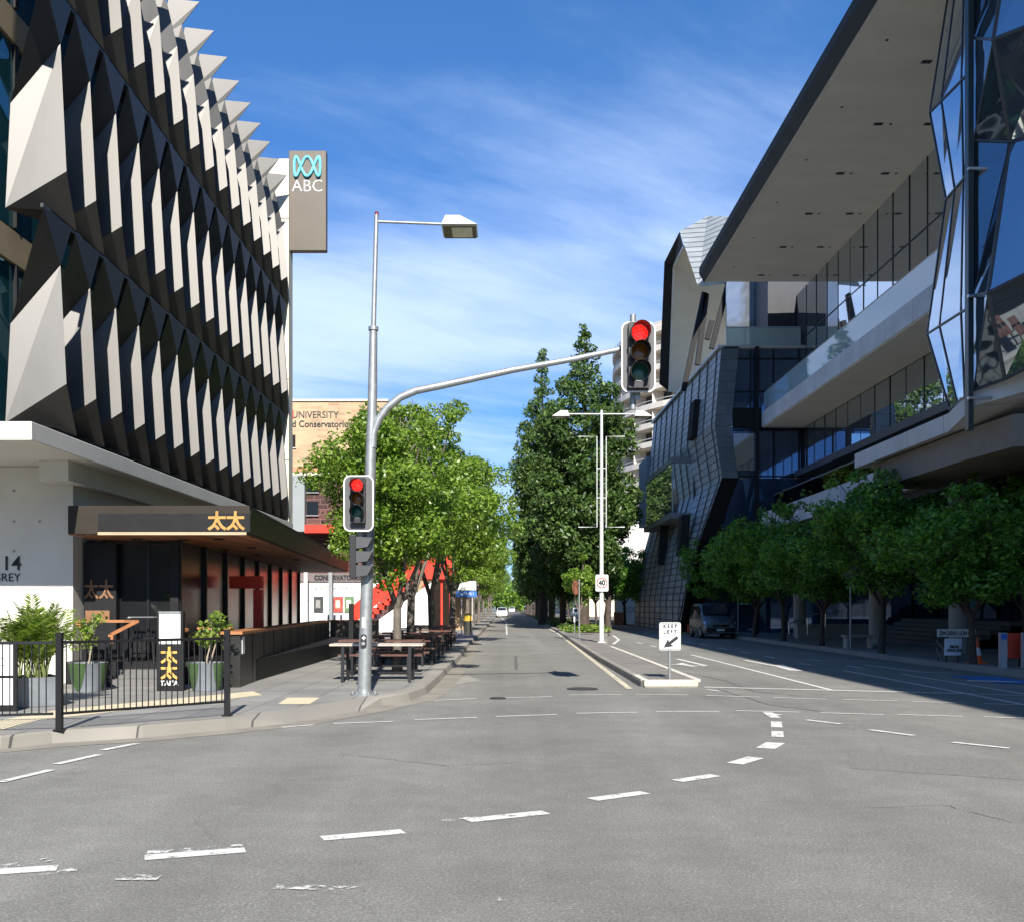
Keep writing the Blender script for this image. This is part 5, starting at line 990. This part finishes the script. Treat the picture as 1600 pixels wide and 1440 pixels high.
# ---------------------------------------------------------------- apartment tower beyond
ap = thing('apartment_tower', 'cream curved apartment tower with stacked balconies behind the median tree', 'building', (22, 130, 0)); YA = 128
cxa, cya, ra = 42.0, 152.0, 26.0
def arc(r, n=26, a0=150, a1=282): return [(cxa+r*math.cos(R(a0+(a1-a0)*i/n)), cya+r*math.sin(R(a0+(a1-a0)*i/n))) for i in range(n+1)]
m = MB(); g_ = MB(); pws = {}; rl = MB()
for k in range(12):
    z = 10.4+2.55*k; o = arc(ra); i_ = arc(ra-2.0)
    n = len(o)
    m.add([(*p, z) for p in o]+[(*p, z) for p in i_]+[(*p, z+.75) for p in o]+[(*p, z+.3) for p in i_], sum([[(i, i+1, 2*n+i+1, 2*n+i), (2*n+i, 2*n+i+1, 3*n+i+1, 3*n+i), (i+1, i, n+i, n+i+1)] for i in range(n-1)], []))
    if k < 11:
        for i in range(0, n-1): a, b = i_[i], i_[i+1]; a2 = (a[0]+(b[0]-a[0])*.12, a[1]+(b[1]-a[1])*.12); b2 = (a[0]+(b[0]-a[0])*.88, a[1]+(b[1]-a[1])*.88); g_.quad((*a2, z+.35), (*b2, z+.35), (*b2, z+2.4), (*a2, z+2.4))
        for i in range(0, n-1, 2):
            a, b = i_[i], o[i]; pws.setdefault(i, MB()).quad((*a, z+.3), (b[0]*.9+a[0]*.1, b[1]*.9+a[1]*.1, z+.3), (b[0]*.9+a[0]*.1, b[1]*.9+a[1]*.1, z+2.55), (*a, z+2.55))
    rr_ = arc(ra-.1); rl.tube([(*p, z+1.15) for p in rr_], .05, 5, cap=False)
APC = M('apartment_cream', (.66, .60, .52), .8, var=.06); m.build('balcony', APC, ap); g_.build('window', DGLASS, ap); [pw.build('party_wall', APC, ap) for pw in pws.values()]; rl.build('rail', WHITEM, ap)
core_ = arc(ra-2.1); m = MB(); m.prism([(*p, 0) for p in core_]+[(60, 160, 0)], (0, 0, 39)); m.build('wall', M('apartment_wall', (.40, .34, .28), .8), ap); MB().prism([(*p, 39.0) for p in arc(ra-.6)]+[(60, 160, 39)], (0, 0, 1.0)).build('roof', APC, ap)
vp = MB().lathe((cxa-ra*.62, cya-ra*.45, 40), [(.5, 0), (.5, 2.6), (.6, 2.7)], 10); vp.build('vent', WHITEM, ap)
pw_ = thing('podium_wall', 'plain white podium wall below the apartment tower', 'wall', (14, 96, .15)); MB().box((10.3, 95, .1), (40, 97, 9.3)).build('wall_panel', M('podium_white', (.66, .64, .62), .8, var=.04), pw_); MB().box((10.2, 94.9, 9.3), (40, 97.1, 9.5)).build('coping', GREYP, pw_)
text('200', .9, (11.6, 94.98, 1.3), pw_, CONC, bold=.02)
rb = thing('street_block', 'pale building filling the far right side of the street', 'building', (20, 190, 0)); MB().box((12, 150, .1), (40, 290, 12)).build('wall', CREAM, rb); m = MB()
for i in range(20):
    for z in (1, 4.5, 8): m.box((11.95, 153+6.6*i, z), (11.99, 157+6.6*i, z+2.2))
m.build('windows', DGLASS, rb)

# ---------------------------------------------------------------- vehicles
def vehicle(name, label, cat, prof, hw, paint, group=None, glassz=1.0, van=True):
    # prof: list of (y, zbottom, zbelt, ztop, width factor at top)
    t = thing(name, label, cat, (0, 0, 0), group); m = MB(); n = len(prof); k = 10
    for y, zb, zm, zt, wt, ws in prof:
        W_ = hw*ws; ring = [(-W_*.94, zb), (-W_, zb+.18), (-W_*1.0, zm-.12), (-W_*.97, zm), (-W_*wt, zt-.05), (-W_*wt*.86, zt), (W_*wt*.86, zt), (W_*wt, zt-.05), (W_*.97, zm), (W_, zm-.12), (W_, zb+.18), (W_*.94, zb)]
        m.v += [(x, y, z) for x, z in ring]
    k = 12
    for i in range(n-1):
        for j in range(k): m.f.append((i*k+j, i*k+(j+1) % k, (i+1)*k+(j+1) % k, (i+1)*k+j))
    m.f.append(tuple(range(k))); m.f.append(tuple((n-1)*k+j for j in range(k-1, -1, -1)))
    m.build('body', paint, t, smooth=True, bevel=.02)
    return t
# van nose toward -Y
hw = .84; vn = vehicle('parked_van', 'grey compact van parked nose first at the shaded right kerb', 'van', [(0, .32, .62, .80, .80, .86), (.12, .24, .72, .88, .84, .95), (.75, .22, .92, 1.06, .86, 1), (.98, .22, .98, 1.16, .86, 1), (1.75, .22, 1.02, 1.70, .84, 1), (2.1, .22, 1.02, 1.78, .84, 1), (3.7, .22, 1.02, 1.77, .83, 1), (4.1, .24, 1.0, 1.70, .82, .99), (4.2, .3, .95, 1.6, .80, .95)], hw, CARG)
WG = glassmat('car_glass', (.03, .035, .045), .4)
m = MB().quad((-.70, 1.0, 1.19), (.70, 1.0, 1.19), (.62, 1.70, 1.68), (-.62, 1.70, 1.68)); 
for i in range(len(m.v)): x, y, z = m.v[i]; m.v[i] = (x, y-.035, z+.035)
m.build('windscreen', WG, vn)
for s in (-1, 1):
    for (ya, yb2) in ((1.55, 2.25), (2.35, 3.1), (3.2, 3.9)):
        m = MB().quad((s*.832, ya-.25 if ya < 2 else ya, 1.08), (s*.832, yb2, 1.08), (s*.738, yb2, 1.64), (s*.738, ya+.05, 1.64)); m.build('side_window', WG, vn)
    hl = MB().prism([(s*.50, .02, .70), (s*.78, .17, .70), (s*.79, .30, .86), (s*.52, .10, .82)], (0, -.02, .0)).build('headlight', HEADL, vn)
    MB().box((s*.86, 1.5, 1.05), (s*1.0, 1.62, 1.25)).build('mirror', CARG, vn)
    for yw in (.85, 3.45):
        wl = MB().tube([(s*.72, yw, .32), (s*.86, yw, .32)], .32, 22).build('wheel', TYRE, vn); MB().tube([(s*.862, yw, .32), (s*.872, yw, .32)], [.21, .19], 16).build('rim', GALV, wl)
    MB().box((s*.845, 1.1, .45), (s*.858, 3.2, .55)).build('side_strip', BLACK, vn)
MB().box((-.72, -.03, .34), (.72, .04, .56)).build('bumper', BLACK, vn, bevel=.03); MB().box((-.42, -.01, .60), (.42, .03, .72)).build('grille', BLACK, vn); MB().box((-.20, -.05, .40), (.20, -.032, .51)).build('number_plate', WHITE, vn); MB().lathe((0, -.02, .72), [(.05, 0), (.05, .01)], 12).build('badge', CHROME, vn)
vn.location = (10.75, 51.2, .0)
def car(label, paint):
    t = vehicle('parked_car', label, 'car', [(0, .3, .6, .72, .8, .86), (.15, .2, .66, .80, .85, .97), (1.1, .2, .80, .95, .86, 1), (1.3, .2, .82, 1.0, .84, 1), (2.0, .2, .85, 1.42, .76, 1), (3.2, .2, .85, 1.44, .76, 1), (4.0, .22, .84, 1.05, .8, 1), (4.3, .3, .8, .95, .8, .93)], .86, paint, 'cars parked far down the street')
    MB().quad((-.62, 1.28, 1.03), (.62, 1.28, 1.03), (.56, 1.95, 1.40), (-.56, 1.95, 1.40)).build('windscreen', WG, t)
    for s in (-1, 1):
        for yw in (.8, 3.4): MB().tube([(s*.72, yw, .31), (s*.875, yw, .31)], .31, 16).build('wheel', TYRE, t)
    return t
c1_ = car('white car parked far away along the left kerb', CARW); c1_.location = (-.55, 150, 0)
c2_ = car('dark car parked far away behind the white one on the left', CARK); c2_.location = (-.5, 172, 0)
dup(c1_, (-.5, 196, 0), 0, 1, 'white car parked farthest away along the left kerb'); dup(c1_, (8.2, 112, 0), 0, 1, 'white car half hidden behind the median trunks'); dup(c1_, (1.6, 260, 0), 0, 1, 'tiny white car at the end of the street')

# ---------------------------------------------------------------- right footpath furniture
q = P(1488, 985, 27.6); rs = thing('road_sign', 'long white upside down DO NOT OVERTAKE sign leaning behind the tree trunk', 'sign', (12, 28, .15))
a, b = P(1464, 994, 28), P(1524, 982, 28); MB().box((a.x, 27.98, a.z), (b.x, 28.0, b.z)).build('plate', WHITE, rs); cx = (a.x+b.x)/2; cz = (a.z+b.z)/2
text('DO NOT OVERTAKE', .15, (cx, 27.975, cz), rs, SIGNB, xdir=(-1, 0, 0), up=(0, 0, -1), width=.68, bold=.003)
for x in (a.x+.05, b.x-.05): MB().bar((x, 28.02, .147), (x, 28.02, b.z), .03, .03).build('leg', BLACK, rs)
MB().bar((a.x, 28.02, .7), (a.x+.25, 27.6, .155), .02).bar((a.x, 28.02, .5), (a.x-.05, 27.6, .155), .02).build('stay', GALV, rs)
rs = thing('road_sign', 'square white upside down road work sign standing under the long one', 'sign', (12.2, 27.5, .15)); a, b = P(1474, 1023, 27.5), P(1503, 997, 27.5)
MB().prism([(a.x, 27.45, a.z), (b.x-.05, 27.45, a.z), (b.x, 27.5, b.z), (a.x+.04, 27.5, b.z)], (0, .015, 0)).build('plate', M('sign_bluish', (.62, .66, .74), .5, var=.05), rs); cx = (a.x+b.x)/2
text('END ROAD', .105, (cx+.02, 27.44, a.z+.14), rs, SIGNB, xdir=(-1, 0, 0), up=(0, 0, -1), width=.75, bold=.003); text('WORK', .105, (cx+.02, 27.45, a.z+.24), rs, SIGNB, xdir=(-1, 0, 0), up=(0, 0, -1), width=.75, bold=.003)
for x in (a.x+.08, b.x-.1): MB().bar((x, 27.52, .147), (x, 27.5, a.z+.05), .025, .025).build('leg', BLACK, rs)
q = P(1526, 1036, 26.7); tcn = thing('traffic_cone', 'orange traffic cone with a white band beside the forked tree trunk', 'traffic cone', (q.x, 26.7, .15)); MB().lathe((q.x, 26.7, .185), [(.15, 0), (.12, .12), (.035, .62), (.03, .64)], 20).build('cone', ORANGE, tcn, smooth=True); MB().lathe((q.x, 26.7, .37), [(.118, 0), (.075, .2)], 20).build('white_band', WHITE, tcn, smooth=True); MB().box((q.x-.19, 26.51, .148), (q.x+.19, 26.89, .187)).build('base', ORANGE, tcn, bevel=.01)
for i, (px, lb) in enumerate([(1567, 'slim grey information post left of the red panel'), (1602, 'slim grey information post right of the red panel at the photo edge')]):
    q = P(px, 1043, 25); t = thing('information_post', lb, 'post', (q.x, 25, .15), 'grey posts beside the red panel'); MB().box((q.x-.085, 24.95, .147), (q.x+.085, 25.05, 1.0)).build('panel', M('post_grey', (.34, .36, .38), .5, .2, var=.1), t); MB().box((q.x-.07, 24.94, .84), (q.x+.07, 24.949, .97)).build('blue_plate', SIGNBL, t)
q = P(1583, 1035, 25.4); rp = thing('display_board', 'red orange board standing between two grey posts', 'board', (q.x, 25.4, .15)); MB().box((q.x-.19, 25.38, .36), (q.x+.19, 25.42, .98)).build('board', M('panel_red', (.55, .05, .02), .5, var=.08), rp)
for s in (-.15, .15): MB().box((q.x+s-.02, 25.39, .147), (q.x+s+.02, 25.41, .36)).build('leg', BLACK, rp)
q = P(1330, 1020, 37); tb = thing('street_bench', 'low timber topped bench beside the thin pole on the shaded footpath', 'bench', (q.x, 36.5, .15)); MB().box((q.x-.45, 36.3, .55), (q.x+.65, 36.75, .62)).build('seat', M('bench_wood', (.35, .3, .2), .6, var=.15), tb)
for s in (-.35, .5): MB().box((q.x+s-.04, 36.35, .147), (q.x+s+.04, 36.7, .55)).build('leg', CONC, tb)
q = P(1329, 1018, 35.2); tp = thing('sign_pole', 'thin grey pole standing by the kerb beside the street bench', 'pole', (q.x, 35.2, .15)); MB().tube([(q.x, 35.2, .14), (q.x, 35.2, 3.1)], .032, 8).build('shaft', GALV, tp); MB().box((q.x-.2, 35.16, 2.6), (q.x+.2, 35.17, 3.0)).build('plate', GALV, tp)
hr = thing('stair_handrail', 'bent steel handrail climbing the plaza steps between tree trunks', 'handrail', (14, 44, .15)); MB().tube([P(1233, 990, 46), P(1233, 973, 46), P(1240, 971, 46), P(1276, 958, 46), P(1290, 957, 46), P(1290, 978, 46)], .03, 8).build('rail', CHROME, hr); MB().tube([P(1262, 963, 46), P(1262, 990, 46)], .025, 8).build('rail_post', CHROME, hr)
pl2 = thing('plaza_wall', 'low pale retaining wall behind the van in the shaded plaza', 'wall', (14, 50, .15)); MB().box((13.4, 47, .14), (17.5, 47.4, .75)).build('wall_panel', CONC, pl2); MB().box((13.35, 46.95, .75), (17.55, 47.45, .82)).build('coping', CONC, pl2)
for i, (x, y) in enumerate([(12.2, 60.5), (12.9, 56.8)]):
    t = thing('footpath_sign', ['thin sign pole behind the van by the zinc wing', 'square plate sign on a pole right of the van roof'][i], 'sign', (x, y, .15)); MB().tube([(x, y, .14), (x, y, 3.2)], .035, 8).build('pole', GALV, t); MB().box((x-.2, y-.05, 2.5), (x+.2, y-.036, 3.1)).build('plate', GALV, t)
ob = thing('barrier', 'orange plastic barrier on the footpath behind the van', 'barrier', (10.2, 63, .15)); q = P(1081, 965, 60); MB().box((q.x-.25, 60, .147), (q.x+.25, 60.3, .8)).build('body', ORANGE, ob, bevel=.03); MB().box((q.x-.3, 59.95, .146), (q.x+.3, 60.35, .22)).build('foot', ORANGE, ob)
q = P(967, 970, 80); ob = thing('timber_crate', 'small orange brown box on the far right footpath beside a propped trunk', 'crate', (q.x, 80, .15)); MB().box((q.x-.35, 80, .147), (q.x+.35, 80.6, 1.1)).build('box', WOOD, ob); MB().box((q.x-.4, 79.95, 1.1), (q.x+.4, 80.65, 1.16)).build('lid', WOOD, ob)
# brick block across the intersection, behind the camera, seen in the glass bay
bk = thing('brick_block', 'tan brick block across the junction, mirrored in the faceted glass bay', 'building', (-30, -40, 0)); MB().box((-70, -60, 0), (-16, -30, 14)).build('wall', BRICK, bk)
